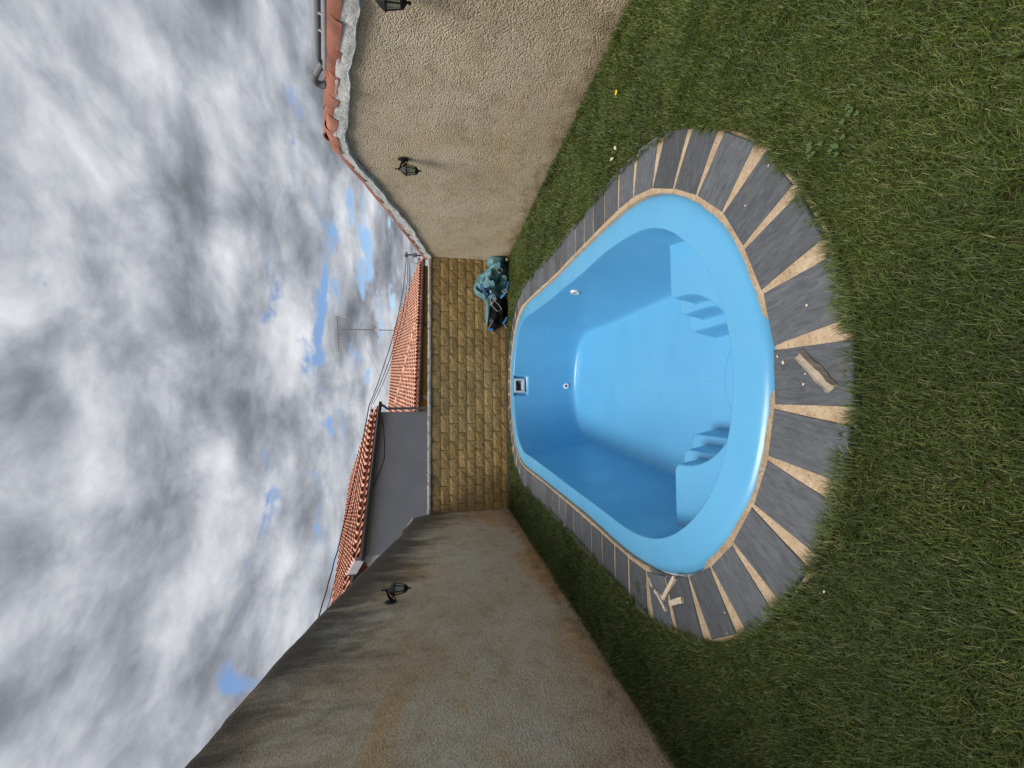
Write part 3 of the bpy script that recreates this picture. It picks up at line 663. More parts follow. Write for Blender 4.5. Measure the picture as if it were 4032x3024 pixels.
# grey drain pipe lying over the near slope
pp = empty('drain_pipe', (XR+.18, 3.4, 2.6)); tag(pp, 'grey plastic drain pipe with a bent end lying on the gable roof', 'pipe')
def up3(pts, parent, name, r, mt, n_=10): return child(MB().tube(pts, r, n_).build(name, mt, auto=50), parent)
XP = 3.50
up3([(XP, -1.5, 1.26), (XP, 3.465, 2.625), (XP, 4.08, 2.795), (XP, 4.15, 2.80), (XP, 4.19, 2.775)], pp, 'upper_pipe', .030, M['pvc'])
up3([(XP-.02, 4.10, 2.76), (XP-.02, 4.28, 2.885)], pp, 'bend_pipe', .034, M['pvc'])
up3([(XP-.02, 4.265, 2.875), (XP-.02, 4.30, 2.90), (XP-.02, 4.345, 2.912), (XP-.02, 4.385, 2.895), (XP-.02, 4.40, 2.85), (XP-.02, 4.385, 2.80)], pp, 'elbow', .039, M['pvc'])
up3([(XP-.06, -1.5, 1.20), (XP-.06, 3.4, 2.545), (XP-.06, 4.12, 2.735)], pp, 'lower_pipe', .026, M['zinc'])
for yy in (3.55, 3.72): up3([(XP-.02, yy, 2.62+(yy-3.46)*.27), (XP-.02, yy+.02, 2.58+(yy-3.46)*.27)], pp, 'clip', .014, M['white_plastic'], 6)

# ------------------------------------------------------------------ block wall at the end
bw = empty('block_wall', (.43, YB(.43), 0)); tag(bw, 'tan split-face concrete block wall with mossy cap at the end of the garden', 'wall')
wa, wb_ = Vector((XL-.0, YB(XL), 0)), Vector((XR+.06, YB(XR+.06), 0)); wd_ = (wb_-wa); WL = wd_.length; wd_.normalize(); wn = Vector((wd_.y, -wd_.x, 0))  # towards the garden
WROT = Matrix(((wd_.x, -wn.x, 0, wa.x), (wd_.y, -wn.y, 0, wa.y), (0, 0, 1, 0), (0, 0, 0, 1)))   # local x along, local +y into the wall
def block_mesh(seed, hw):
    r = random.Random(seed); nx, nz = 5, 3; v = []; f = []
    for j in range(nz+1):
        for i in range(nx+1):
            e = (i in (0, nx)) or (j in (0, nz)); 
            v.append((-hw+2*hw*i/nx+(0 if i in (0, nx) else r.uniform(-.02, .02)), 0 if e else -r.uniform(.004, .014), -.094+.188*j/nz+(0 if j in (0, nz) else r.uniform(-.012, .012))))
    for j in range(nz):
        for i in range(nx): a_ = j*(nx+1)+i; f.append((a_, a_+1, a_+nx+2, a_+nx+1))
    b0 = len(v); m_ = nx+1; v += [(-hw, .06, -.094), (hw, .06, -.094), (hw, .06, .094), (-hw, .06, .094)]
    f += [tuple([b0, b0+1]+list(range(nx, -1, -1))), tuple([b0+3, b0+2][::-1]+list(range(nz*m_, nz*m_+m_))), tuple([b0+1, b0+2]+[j*m_+nx for j in range(nz, -1, -1)]), tuple([b0+3, b0]+[j*m_ for j in range(nz+1)])]
    me = bpy.data.meshes.new('block'); me.from_pydata(v, [], f)
    bb = bmesh.new(); bb.from_mesh(me); bmesh.ops.recalc_face_normals(bb, faces=bb.faces); bb.to_mesh(me); bb.free()
    me.materials.append(M['block']); return me
BM = [block_mesh(40+i, .1945) for i in range(8)]
for row in range(9):
    zc = 1.667-.2*row; xo = -.02 if row % 2 == 0 else -.22; k = 0
    while xo < WL:
        x0, x1 = max(xo, 0), min(xo+.4, WL)
        if x1-x0 > .05:
            o = bpy.data.objects.new('block', BM[random.randrange(8)]); link(o)
            o.matrix_world = WROT @ Matrix.Translation(((x0+x1)/2, random.uniform(-.004, .004), zc)) @ Matrix.Diagonal(((x1-x0-.012)/.389, 1, 1, 1)); child(o, bw)
        xo += .4
core = MB().box((-.05, .024, -.2), (WL+.05, .19, 1.775)).build('mortar_core', M['block_mortar']); core.matrix_world = WROT; child(core, bw)
cp = []; cf = []; NX = 110
for i in range(NX+1):
    x_ = -.03+(WL+.06)*i/NX
    for (yy, zz_) in ((.21, 1.772), (-.022, 1.772), (-.030, 1.80), (-.024, 1.838), (.0, 1.848), (.21, 1.848)):
        cp.append((x_, yy+random.uniform(-.006, .006), zz_+random.uniform(-.006, .006)*(zz_ > 1.78)))
for i in range(NX):
    for k in range(6): a_, b_ = i*6+k, i*6+(k+1) % 6; cf.append((a_, b_, b_+6, a_+6))
cap = MB().add(cp, cf).build('capping', M['cap_stone'], auto=60); cap.matrix_world = WROT; child(cap, bw)
# rough concrete foot of the wall
ft = MB(); ft.box((-.03, -.035, -.2), (WL+.03, .05, .055)); fo = ft.build('footing', M['foot']); fo.matrix_world = WROT; child(fo, bw)

# ------------------------------------------------------------------ wall lanterns
def lantern(loc, out, label):
    """origin on the wall at the arm; out = unit vector away from the wall"""
    e = empty('wall_lantern', loc, math.atan2(out[1], out[0])-0.0); tag(e, label, 'lantern', 'black wall lanterns')
    # local +x points away from the wall
    mt = M['black_metal']
    pl = MB(); prof = [(.046, .0), (.050, .008), (.040, .016), (.024, .022)]
    pl.lathe(prof, 18); me = pl.build('backplate', mt, e, auto=40); me.rotation_euler = (0, R(90), 0); me.scale = (1.5, 1.0, 1)
    arm = MB().tube([(.012, 0, -.012), (.035, 0, .0), (.065, 0, .020), (.10, 0, .038), (.135, 0, .047), (.158, 0, .048)], [.026, .021, .015, .012, .0105, .010], 10); arm.build('arm', mt, e, auto=60)
    sc_ = MB().tube([(.02, 0, -.05), (.045, 0, -.058), (.060, 0, -.040), (.055, 0, -.02), (.042, 0, -.018)], .007, 8); sc_.build('scroll', mt, e, auto=60)
    ax = .150
    c0 = (ax, 0, 0)
    top = MB().lathe([(.004, .115), (.011, .108), (.012, .098), (.006, .090), (.006, .078), (.016, .070), (.018, .055), (.012, .046), (.016, .040), (.022, .030)], 12, c0); top.build('top_finial', mt, e, auto=50)
    ph = R(30)
    dome = MB().lathe([(.020, .034), (.034, .024), (.055, .004), (.072, -.022), (.080, -.036), (.086, -.040), (.086, -.047), (.070, -.050)], 6, c0, ph); dome.build('cap', mt, e)
    z1, z2, r1, r2 = -.050, -.165, .070, .047
    for k in range(6):
        a_ = ph+k*math.pi/3; b_ = a_+math.pi/3
        MB().tube([(ax+r1*math.cos(a_), r1*math.sin(a_), z1+.004), (ax+r2*math.cos(a_), r2*math.sin(a_), z2)], .0052, 6).build('glazing_bar', mt, e)
        g = MB(); pr = [(ax+r1*.96*math.cos(a_), r1*.96*math.sin(a_), z1), (ax+r1*.96*math.cos(b_), r1*.96*math.sin(b_), z1), (ax+r2*.96*math.cos(b_), r2*.96*math.sin(b_), z2), (ax+r2*.96*math.cos(a_), r2*.96*math.sin(a_), z2)]
        inn_ = [(ax+(x_-ax)*.965, y_*.965, z_) for x_, y_, z_ in pr]
        g.add(pr+inn_, [(0, 1, 2, 3), (7, 6, 5, 4), (0, 4, 5, 1), (1, 5, 6, 2), (2, 6, 7, 3), (3, 7, 4, 0)]); g.build('pane', M['glass'], e)
    cup = MB().lathe([(.044, -.158), (.053, -.162), (.053, -.176), (.040, -.190), (.018, -.208), (.009, -.214), (.008, -.222), (.014, -.230), (.013, -.240), (.004, -.246)], 6, c0, ph); cup.build('bottom_cup', mt, e)
    MB().lathe([(.010, -.055), (.012, -.085), (.026, -.110), (.027, -.126), (.016, -.143), (.004, -.148)], 10, c0).build('bulb', M['bulb'], e, auto=60)
    return e
lantern((XR-.006, 5.40, 2.075), (-1, 0), 'black wall lantern below the gable apex, its whole bracket showing, on the beige wall')
lantern((XR-.006, 3.075, 2.045), (-1, 0), 'black wall lantern cut off by the picture edge, on the beige gable wall')
lantern((XL+.006, 5.10, 2.175), (1, 0), 'black wall lantern on the weathered mouldy wall left of the pool')

# ------------------------------------------------------------------ neighbouring houses
def barrel_mesh(mt, L=.44, r0=.100, r1=.082):
    v, f = tile_arc(L, r0, r1, .014, 5, R(0), R(180)); me = MB().add(v, f).mesh('roof_tile', mt)
    for p_ in me.polygons: p_.use_smooth = True
    me.set_sharp_from_angle(angle=R(45)); return me
def tiled_roof(house, P0, e, s, n, width, length, cw, rh, mt, inside, n_obj=290):
    """cover tiles over channel tiles on the slope that starts at eave corner P0"""
    me = barrel_mesh(mt); nc, nr = int(width/cw), int(length/rh); cells = [(i, j) for j in range(nr) for i in range(nc) if inside((i+.5)*cw, j*rh)]
    camp = Vector((0, 0, EYE)); cells.sort(key=lambda c_: (P0+e*(c_[0]*cw)+s*(c_[1]*rh)-camp).length)
    far_v = []; far_f = []; base = None
    mv = np.array([v_.co for v_ in me.vertices]); mf = [tuple(p_.vertices) for p_ in me.polygons]
    for q, (i, j) in enumerate(cells):
        o_ = P0+e*((i+.5)*cw+random.uniform(-.008, .008))+s*(j*rh-.06+random.uniform(-.012, .012))+n*(.045+.058)
        mtx = Matrix(((e.x, s.x, n.x, o_.x), (e.y, s.y, n.y, o_.y), (e.z, s.z, n.z, o_.z), (0, 0, 0, 1))) @ Matrix.Rotation(R(-6.5), 4, 'X') @ Matrix.Rotation(random.uniform(-.03, .03), 4, 'Z')
        if q < n_obj:
            o = bpy.data.objects.new('roof_tile', me); link(o); o.matrix_world = mtx; child(o, house)
        else:
            A = np.array(mtx); b0 = len(far_v); far_v += (mv@A[:3, :3].T+A[:3, 3]).tolist(); far_f += [tuple(b0+k for k in f_) for f_ in mf]
    if far_v:
        m_ = bpy.data.meshes.new('far_roof_tiles'); m_.from_pydata(far_v, [], far_f); m_.materials.append(mt); o = child(obj('far_roof_tiles', m_), house); o['kind'] = 'stuff'
    # channel tiles: troughs between the covers
    tv3 = []; tf3 = []
    for i in range(nc+1):
        js = [j for j in range(nr) if inside(min(max(i*cw, .01), width-.01), j*rh)]
        if not js: continue
        j0, j1 = min(js), max(js)+1
        for k in range(5):
            a_ = math.pi*k/4; x_ = i*cw-.085*math.cos(a_); h_ = .050-.055*math.sin(a_)
            for jj in (j0*rh-.10, j1*rh): tv3.append(tuple(P0+e*x_+s*jj+n*h_))
        b0 = len(tv3)-10
        for k in range(4): tf3.append((b0+2*k, b0+2*k+2, b0+2*k+3, b0+2*k+1))
    m_ = bpy.data.meshes.new('channel_tiles'); m_.from_pydata(tv3, [], tf3); m_.materials.append(mt); o = child(obj('channel_tiles', m_), house); o['kind'] = 'stuff'
def wbox(p0, e, a, z0, z1, width, depth):
    """box from a ground corner along e, going back along a"""
    q = [p0, p0+e*width, p0+e*width+a*depth, p0+a*depth]
    return [(p_.x, p_.y, z0) for p_ in q]+[(p_.x, p_.y, z1) for p_ in q], [(0, 3, 2, 1), (4, 5, 6, 7), (0, 1, 5, 4), (1, 2, 6, 5), (2, 3, 7, 6), (3, 0, 4, 7)]
# grey house
GL, GR = Vector((-4.60, 12.0, 3.90)), Vector((-.158, 15.1, 3.90)); e = (GR-GL).normalized(); aw = Vector((-e.y, e.x, 0)); WID = (GR-GL).length
rise = Vector((0, 0, 1.92/6.43)); s = (aw+rise).normalized(); n_ = e.cross(s).normalized()
gh = empty('grey_house', (GL.x, GL.y, 0)); tag(gh, 'grey rendered house with orange clay tile roof and zinc downpipe behind the block wall', 'house')
EXT = 5.0   # the wing that stands back on the left
v, f = wbox(Vector((GL.x, GL.y, 0))+aw*.22+e*.15, e, aw, 0, 3.86, WID-.30, 6.2); child(MB().add(v, f).build('wall', M['grey_wall']), gh)
v, f = wbox(Vector((GL.x, GL.y, 0))+aw*2.05-e*EXT, e, aw, 0, 4.30, EXT+.10, 4.2); child(MB().add(v, f).build('wing_wall', M['white_wall']), gh)
P0 = GL-e*EXT
tiled_roof(gh, P0, e, s, n_, WID+EXT, 6.70, .25, .36, M['tile'], lambda x_, y_: x_ > EXT or y_ > 1.75)
# roof deck under the tiles
def slab(pts, nrm, th): return [tuple(p_) for p_ in pts]+[tuple(p_-nrm*th) for p_ in pts], [(0, 1, 2, 3), (7, 6, 5, 4), (0, 4, 5, 1), (1, 5, 6, 2), (2, 6, 7, 3), (3, 7, 4, 0)]
dk = MB(); lo_ = -n_*.012
v, f = slab([GL+lo_, GR+lo_, GR+s*6.72+lo_, GL+s*6.72+lo_], n_, .05); dk.add(v, f)
v, f = slab([P0+s*1.75+lo_, GL+s*1.75+lo_-e*.004, GL+s*6.72+lo_-e*.004, P0+s*6.72+lo_], n_, .05); dk.add(v, f); child(dk.build('roof_deck', M['tile']), gh)
bs = Vector((aw.x, aw.y, -rise.z)).normalized()
rb = MB(); rp = GR+s*6.72; lp = P0+s*6.72; v, f = slab([lp+lo_, rp+lo_, rp+bs*6+lo_, lp+bs*6+lo_], Vector((0, 0, 1)), .05); child(rb.add(v, f).build('rear_slope', M['tile']), gh)
for k in range(int((WID+EXT)/.40)):
    v, f = tile_arc(.46, .13, .115, .016, 6); o = None
    if k == 0: ridge_me = MB().add(v, f).mesh('ridge_tile', M['tile'])
    o = bpy.data.objects.new('ridge_tile', ridge_me); link(o); q_ = lp+e*(k*.40)+Vector((0, 0, .02)); ex_ = aw
    o.matrix_world = Matrix(((aw.x*-1, e.x, 0, q_.x), (aw.y*-1, e.y, 0, q_.y), (0, 0, 1, q_.z), (0, 0, 0, 1))) @ Matrix.Rotation(R(2), 4, 'X'); child(o, gh)
def gutter(house, a_, b_, r, mt, drop=.0):
    g = MB(); pv = []; d_ = (b_-a_).normalized(); fr = Vector((d_.y, -d_.x, 0)); prof_ = [(-.9, .25), (-1, -.1), (-.7, -.8), (0, -1.05), (.7, -.8), (1, -.1), (1.05, .2)]
    vs = [tuple(q_+fr*(x_*r+r*.7)+Vector((0, 0, z_*r-drop))) for q_ in (a_, b_) for x_, z_ in prof_]
    vs += [tuple(q_+fr*(x_*r*.86+r*.7)+Vector((0, 0, z_*r*.86-drop+.01))) for q_ in (a_, b_) for x_, z_ in prof_]
    m_ = len(prof_); fs = []
    for k in range(m_-1): fs += [(k, k+1, m_+k+1, m_+k), (2*m_+k+1, 2*m_+k, 3*m_+k, 3*m_+k+1)]
    fs += [(0, m_, 3*m_, 2*m_), (m_-1, 3*m_-1, 4*m_-1, 2*m_-1)]+[(k, 2*m_+k, 2*m_+k+1, k+1) for k in range(m_-1)]
    o = child(g.add(vs, fs).build('gutter', mt, auto=50), house)
    L_ = (b_-a_).length; bk = MB()
    for k in range(int(L_/.75)):
        q_ = a_+d_*(.3+k*.75)+fr*r*.7+Vector((0, 0, -drop)); bk.tube([q_+fr*(x_*r*1.08)+Vector((0, 0, z_*r*1.08)) for x_, z_ in prof_], .012, 5)
    child(bk.build('gutter_brackets', mt), house)['kind'] = 'stuff'
gutter(gh, GL-e*.05-n_*0+Vector((0, 0, -.05)), GR+e*.10+Vector((0, 0, -.05)), .075, M['gutter'], .06)
gutter(gh, P0+s*1.75+Vector((0, 0, -.05)), GL+s*1.75-e*.05+Vector((0, 0, -.05)), .075, M['gutter'], .06)
dp = GR-e*.05+aw*.14; child(MB().tube([GR+e*.02-aw*.0+Vector((0, 0, -.17)), GR-e*.02+aw*.03+Vector((0, 0, -.27)), dp+Vector((0, 0, -.36)), Vector((dp.x, dp.y, 0))], .048, 10).build('downpipe', M['zinc'], auto=50), gh)
# pale verge board closing the step in the eaves
vb = MB(); a1 = GL-e*.02; 
v, f = slab([a1+n_*.10, a1+n_*.10+e*.10, a1+s*1.9+n_*.10+e*.10, a1+s*1.9+n_*.10], n_, .26); child(vb.add(v, f).build('verge_board', M['white_wall']), gh)
# small loose cable on the grey wall
def on_grey(u_, z_): return Vector((GL.x, GL.y, 0))+e*u_+aw*.205+Vector((0, 0, z_))
child(MB().tube([on_grey(5.1, 3.72), on_grey(4.55, 3.60), on_grey(3.9, 3.52), on_grey(3.3, 3.48), on_grey(2.9, 3.58), on_grey(2.5, 3.68), on_grey(2.2, 3.80)], .012, 5).build('wall_cable', M['cable']), gh)

# yellow house
YL_, YR_ = Vector((-.62, 17.41, 2.555)), Vector((8.05, 21.97, 2.555)); e = (YR_-YL_).normalized(); aw = Vector((-e.y, e.x, 0)); WID = (YR_-YL_).length
rise = Vector((0, 0, 2.10/6.67)); s = (aw+rise).normalized(); n_ = e.cross(s).normalized()
yh = empty('yellow_house', (YL_.x, YL_.y, 0)); tag(yh, 'ochre yellow house with low orange tile roof behind the block wall', 'house')
v, f = wbox(Vector((YL_.x, YL_.y, 0))+aw*.30, e, aw, 0, 2.52, WID-.25, 6.3); child(MB().add(v, f).build('wall', M['yellow_wall']), yh)
tiled_roof(yh, YL_, e, s, n_, WID, 6.95, .215, .36, M['tile'], lambda x_, y_: True)
v, f = slab([YL_-n_*.012, YR_-n_*.012, YR_+s*6.98-n_*.012, YL_+s*6.98-n_*.012], n_, .05); child(MB().add(v, f).build('roof_deck', M['tile']), yh)
bs = Vector((aw.x, aw.y, -rise.z)).normalized(); rp, lp = YR_+s*6.98, YL_+s*6.98
v, f = slab([lp, rp, rp+bs*6, lp+bs*6], Vector((0, 0, 1)), .05); child(MB().add(v, f).build('rear_slope', M['tile']), yh)
for k in range(int(WID/.40)):
    o = bpy.data.objects.new('ridge_tile', ridge_me); link(o); q_ = lp+e*(k*.40)+Vector((0, 0, .02))
    o.matrix_world = Matrix(((-aw.x, e.x, 0, q_.x), (-aw.y, e.y, 0, q_.y), (0, 0, 1, q_.z), (0, 0, 0, 1))); child(o, yh)
gutter(yh, YL_+e*.6+Vector((0, 0, -.04)), YR_+e*.05+Vector((0, 0, -.04)), .06, M['gutter'], .05)
# mortar line running up the roof where two slopes meet
da, db = YL_+e*5.35+s*.05, YL_+e*1.5+s*6.3; dd = (db-da).normalized(); sd_ = dd.cross(n_).normalized(); L_ = (db-da).length
ml = MB(); NS = 30; vs = []; 
for k in range(NS+1):
    q_ = da+dd*(L_*k/NS); wv = .16+random.uniform(-.03, .03)
    vs += [tuple(q_-sd_*wv+n_*.10), tuple(q_-sd_*wv*.5+n_*(.21+random.uniform(-.02, .02))), tuple(q_+sd_*wv*.5+n_*(.21+random.uniform(-.02, .02))), tuple(q_+sd_*wv+n_*.10)]
child(ml.add(vs, [(4*k+j, 4*k+j+1, 4*k+j+5, 4*k+j+4) for k in range(NS) for j in range(3)]).build('valley_mortar', M['fascia_mortar']), yh)
for k in range(11):
    q_ = da+dd*(L_*(k+.2)/11.5)+n_*.17; o = bpy.data.objects.new('hip_tile', ridge_me); link(o)
    o.matrix_world = Matrix(((sd_.x, dd.x, n_.x, q_.x), (sd_.y, dd.y, n_.y, q_.y), (sd_.z, dd.z, n_.z, q_.z), (0, 0, 0, 1))) @ Matrix.Diagonal((.9, .9, .6, 1)); child(o, yh)
def on_yel(u_, z_, d_=.0): return Vector((YL_.x, YL_.y, 0))+e*u_+aw*(.30-d_)+Vector((0, 0, z_))
# flaked plaster patches, slightly proud skins
def patch(u0, z0, ru, rz_, seed):
    r = random.Random(seed); k_ = 16; ring = [(u0+ru*math.cos(2*math.pi*k/k_)*r.uniform(.55, 1.1), z0+rz_*math.sin(2*math.pi*k/k_)*r.uniform(.55, 1.1)) for k in range(k_)]
    v = [tuple(on_yel(a_, b_, .004)) for a_, b_ in ring]+[tuple(on_yel(a_, b_, -.01)) for a_, b_ in ring]
    f = [tuple(range(k_))]+[(k, k_+k, k_+(k+1) % k_, (k+1) % k_) for k in range(k_)]
    child(MB().add(v, f).build('flaked_patch', M['flaked']), yh)
patch(1.05, 2.22, .14, .16, 1); patch(1.22, 2.02, .15, .16, 2); patch(.98, 1.93, .09, .07, 3)
child(MB().tube([YL_+e*5.3+Vector((0, 0, -.10))-aw*.04, on_yel(5.3, 2.32, .06), on_yel(5.3, .2, .06)], .05, 8).build('downpipe', M['zinc'], auto=50), yh)
cb = MB(); cb.box((-.25, -.2, 0), (.25, .2, .38)); co = cb.build('chimney', M['fascia_mortar']); q_ = YL_+e*.9+s*6.6; co.matrix_world = Matrix.Translation(q_+Vector((0, 0, -.05))); child(co, yh)

# ------------------------------------------------------------------ roof aerial
MBASE = Vector((4.90, 27.5, 4.60)); ae = empty('roof_aerial', MBASE); tag(ae, 'tall mast with a long comb-shaped television aerial on the yellow house roof', 'aerial')
child(MB().tube([MBASE-Vector((0, 0, .1)), Vector((4.88, 27.5, 8.10))], .030, 8).build('mast', M['alu']), ae)
B0, B1 = Vector((5.76, 27.5, 8.42)), Vector((3.32, 27.5, 8.27)); bd = (B1-B0).normalized()
child(MB().tube([B0, B1], .020, 6).build('boom', M['alu']), ae)
child(MB().tube([Vector((4.88, 27.5, 8.04)), Vector((4.55, 27.5, 8.06)), Vector((4.50, 27.5, 8.12)), Vector((4.50, 27.5, 8.33))], .018, 6).build('cradle', M['alu']), ae)
for k in range(20):
    q_ = B0+bd*(.45+k*(1.98/19)); child(MB().tube([q_+Vector((-.012, -.12, .17)), q_+Vector((.012, .12, -.17))], .009, 5).build('director', M['alu']), ae)
child(MB().tube([B0+Vector((-.03, 0, -.30)), B0+Vector((.0, 0, .30))], .012, 5).build('reflector_bar', M['alu']), ae)
for k in range(7):
    q_ = B0+bd*(.06+k*.05)
    child(MB().tube([q_+Vector((0, -.02, -.26+.0*k)), q_+Vector((0, .02, .20))], .007, 4).build('reflector_rod', M['alu']), ae)
child(MB().tube([B0+Vector((-.1, 0, -.3)), B0+Vector((-.25, 0, -.62)), B0+Vector((-.55, 0, -.72)), Vector((4.9, 27.5, 7.5))], .010, 5).build('coax', M['cable']), ae)
S0 = Vector((4.88, 27.45, 5.85)); child(MB().tube([S0+Vector((.28, 0, .18)), S0+Vector((-.62, 0, -.12))], .014, 5).build('small_boom', M['alu']), ae)
for k in range(7):
    q_ = S0+Vector((.25-.13*k, 0, .17-.043*k)); h_ = .30-.02*k; child(MB().tube([q_+Vector((.10, -.1, h_)), q_+Vector((-.10, .1, -h_))], .008, 4).build('small_director', M['alu']), ae)
child(MB().box((4.80, 27.40, 5.62), (4.96, 27.5, 5.98)).build('junction_box', M['white_plastic'], bevel=.01), ae)

# ------------------------------------------------------------------ service post and overhead cables
sp_ = empty('service_post', (7.84, 21.0, 0)); tag(sp_, 'short black service post with insulators beyond the right corner of the block wall', 'post')
child(MB().tube([(7.84, 21, 0), (7.84, 21, 3.36)], .035, 8).build('pole', M['wood_post']), sp_)
child(MB().tube([(7.70, 21, 3.30), (7.98, 21, 3.34)], .03, 6).build('cross_arm', M['wood_post']), sp_)
child(MB().box((7.74, 20.93, 2.80), (7.94, 21.07, 3.0)).build('junction_box', M['zinc'], bevel=.01), sp_)
child(MB().tube([(7.76, 21, 3.0), (7.50, 21, 3.02), (7.36, 21, 2.85), (7.45, 21, 2.72), (7.74, 21, 2.70)], .018, 6).build('stay_loop', M['wire']), sp_)
for k in range(3): child(MB().lathe([(.02, 0), (.035, .03), (.02, .07), (.03, .09), (.012, .12)], 8, (7.74+.1*k, 21, 3.32)).build('insulator', M['wood_post']), sp_)
def cable(a_, b_, sag, r, mt, label, n_=18, wig=0.0):
    a_, b_ = Vector(a_), Vector(b_); pts = []
    for k in range(n_+1):
        t = k/n_; p_ = a_.lerp(b_, t); p_.z -= sag*4*t*(1-t)-random.uniform(-wig, wig)*(0 < k < n_); pts.append(p_)
    o = MB().tube(pts, r, 5).build('overhead_cable', mt); tag(o, label, 'cable', 'overhead cables'); return o
GC = Vector((-.158, 15.05, 4.10))
cable((7.80, 21, 3.36), GC+Vector((.02, 0, .06)), .30, .016, M['cable'], 'uppermost black cable from the service post to the grey house corner', 20, .01)
cable((7.84, 21, 3.30), GC+Vector((.03, 0, .0)), .42, .014, M['cable'], 'middle black cable from the service post to the grey house corner', 20, .012)
cable((7.88, 21, 3.24), GC+Vector((.05, .1, -.06)), .50, .011, M['cable'], 'lowest dark cable from the service post to the grey house corner', 20, .012)
cable((7.84, 21, 3.2), (4.7, 26.6, 4.55), .10, .008, M['wire'], 'thin grey cable from the service post to the yellow roof ridge', 14)
cable(GC+Vector((.02, -.05, .05)), (-6.9, 13.2, 5.35), .12, .020, M['cable'], 'thick black cable bundle running over the grey house roof', 24, .012)
cable(GC+Vector((.0, -.05, -.02)), (-6.95, 13.25, 5.18), .14, .012, M['cable'], 'thinner black cable just under the bundle over the grey house roof', 24, .014)
cable((7.85, 21, 3.38), (6.0, 16.2, 3.05), .06, .010, M['cable'], 'black cable dropping from the service post to the gable roof', 10, .01)
cable((4.89, 27.5, 7.06), (.4, 24.9, 4.75), .0, .006, M['wire'], 'thin stay wire from the aerial mast to the left end of the yellow roof', 2)
cable((4.89, 27.5, 7.06), (7.6, 23.2, 3.55), .0, .006, M['wire'], 'thin stay wire from the aerial mast towards the service post', 2)

# ------------------------------------------------------------------ tarpaulin bundle in the corner
def fold(u_, v_, seed, n_=7):
    """crisp creases: folded triangle waves in several warped directions"""
    r = np.random.default_rng(seed); h = np.zeros_like(u_)
    for k in range(n_):
        a_ = r.uniform(0, np.pi); fr = r.uniform(1.4, 5.0); ph = r.uniform(0, 1); warp = (vnoise(u_*2.3+k*7, v_*2.3+k*3, seed+k)-.5)*.8
        t = (u_*np.cos(a_)+v_*np.sin(a_))*fr+ph+warp; t = np.abs(t-np.floor(t)-.5)*2
        h += (t**1.3-.5)/fr
    return h
def closed_sheet(name, outline, centre, depth, yface, mt, parent, seed, amp, res=46, power=.62):
    """lumpy draped body: outline in (x, z), bulging towards the garden from y = yface(x)"""
    ol = np.array(outline); k_ = 96; o2 = []
    pts = resample([tuple(p_) for p_ in outline], k_); V = []; rings = res//2
    for i in range(rings+1):
        t = i/rings
        for p_ in pts: V.append((centre[0]+(p_[0]-centre[0])*t, centre[1]+(p_[1]-centre[1])*t, t))
    V = np.array(V); xx, zz_, tt = V.T
    f_ = fold(xx*1.6, zz_*1.6, seed); bul = depth*(1-tt**2.2)**power
    yy = np.array([YB(x_) for x_ in xx])+yface-bul-(f_*amp)*(1-tt**6)-.01
    xx2 = xx+f_*amp*.35*(1-tt**4); zz2 = np.maximum(zz_+np.roll(f_, 9)*amp*.35*(1-tt**4), -.02)
    P3 = np.c_[xx2, yy, zz2]; back = np.c_[xx, np.array([YB(x_) for x_ in xx])+yface*.3-.004, zz_]
    nf = len(P3); F = []
    for i in range(rings):
        for k in range(k_):
            a_, b_ = i*k_+k, i*k_+(k+1) % k_; F.append((a_, b_, b_+k_, a_+k_))
    Vb = back[-k_:]; V_all = np.concatenate([P3, Vb]); 
    for k in range(k_): F.append((rings*k_+k, rings*k_+(k+1) % k_, nf+(k+1) % k_, nf+k))
    me = mesh_np(name, V_all, np.array(F), mt, True)
    bb = bmesh.new(); bb.from_mesh(me); bb.verts.ensure_lookup_table(); bb.faces.new([bb.verts[nf+k] for k in range(k_)]); bmesh.ops.remove_doubles(bb, verts=bb.verts, dist=1e-5); bmesh.ops.recalc_face_normals(bb, faces=bb.faces); bb.to_mesh(me); bb.free()
    me.set_sharp_from_angle(angle=R(38))
    return child(obj(name, me), parent)
tp_ = empty('tarpaulin', (2.7, 8.75, 0)); tag(tp_, 'crumpled blue-green tarpaulin pool cover bundled in the corner by the block wall', 'tarpaulin')
closed_sheet('bundle', [(3.28, .02), (3.34, .20), (3.27, .34), (3.12, .47), (2.98, .66), (2.82, .74), (2.66, .79), (2.50, .74), (2.42, .62), (2.36, .52), (2.37, .40), (2.34, .26), (2.45, .12), (2.62, .04), (2.80, .0), (3.05, -.01)], (2.82, .34), .36, -.05, M['tarp'], tp_, 5, .24, 80)
closed_sheet('loose_end', [(3.36, .06), (3.36, .44), (3.20, .46), (3.16, .30), (3.20, .10)], (3.28, .27), .22, -.16, M['tarp'], tp_, 9, .03, 20)
closed_sheet('black_underside', [(2.44, .02), (2.46, .30), (2.40, .47), (2.20, .50), (1.98, .49), (1.78, .46), (1.66, .44), (1.64, .34), (1.78, .12), (1.88, .02), (2.15, -.01)], (2.08, .25), .17, -.03, M['tarp_black'], tp_, 12, .07, 40)
closed_sheet('green_flap', [(2.40, .49), (2.10, .515), (1.80, .505), (1.82, .455), (2.10, .40), (2.40, .36)], (2.12, .46), .10, -.075, M['tarp'], tp_, 14, .02, 16)
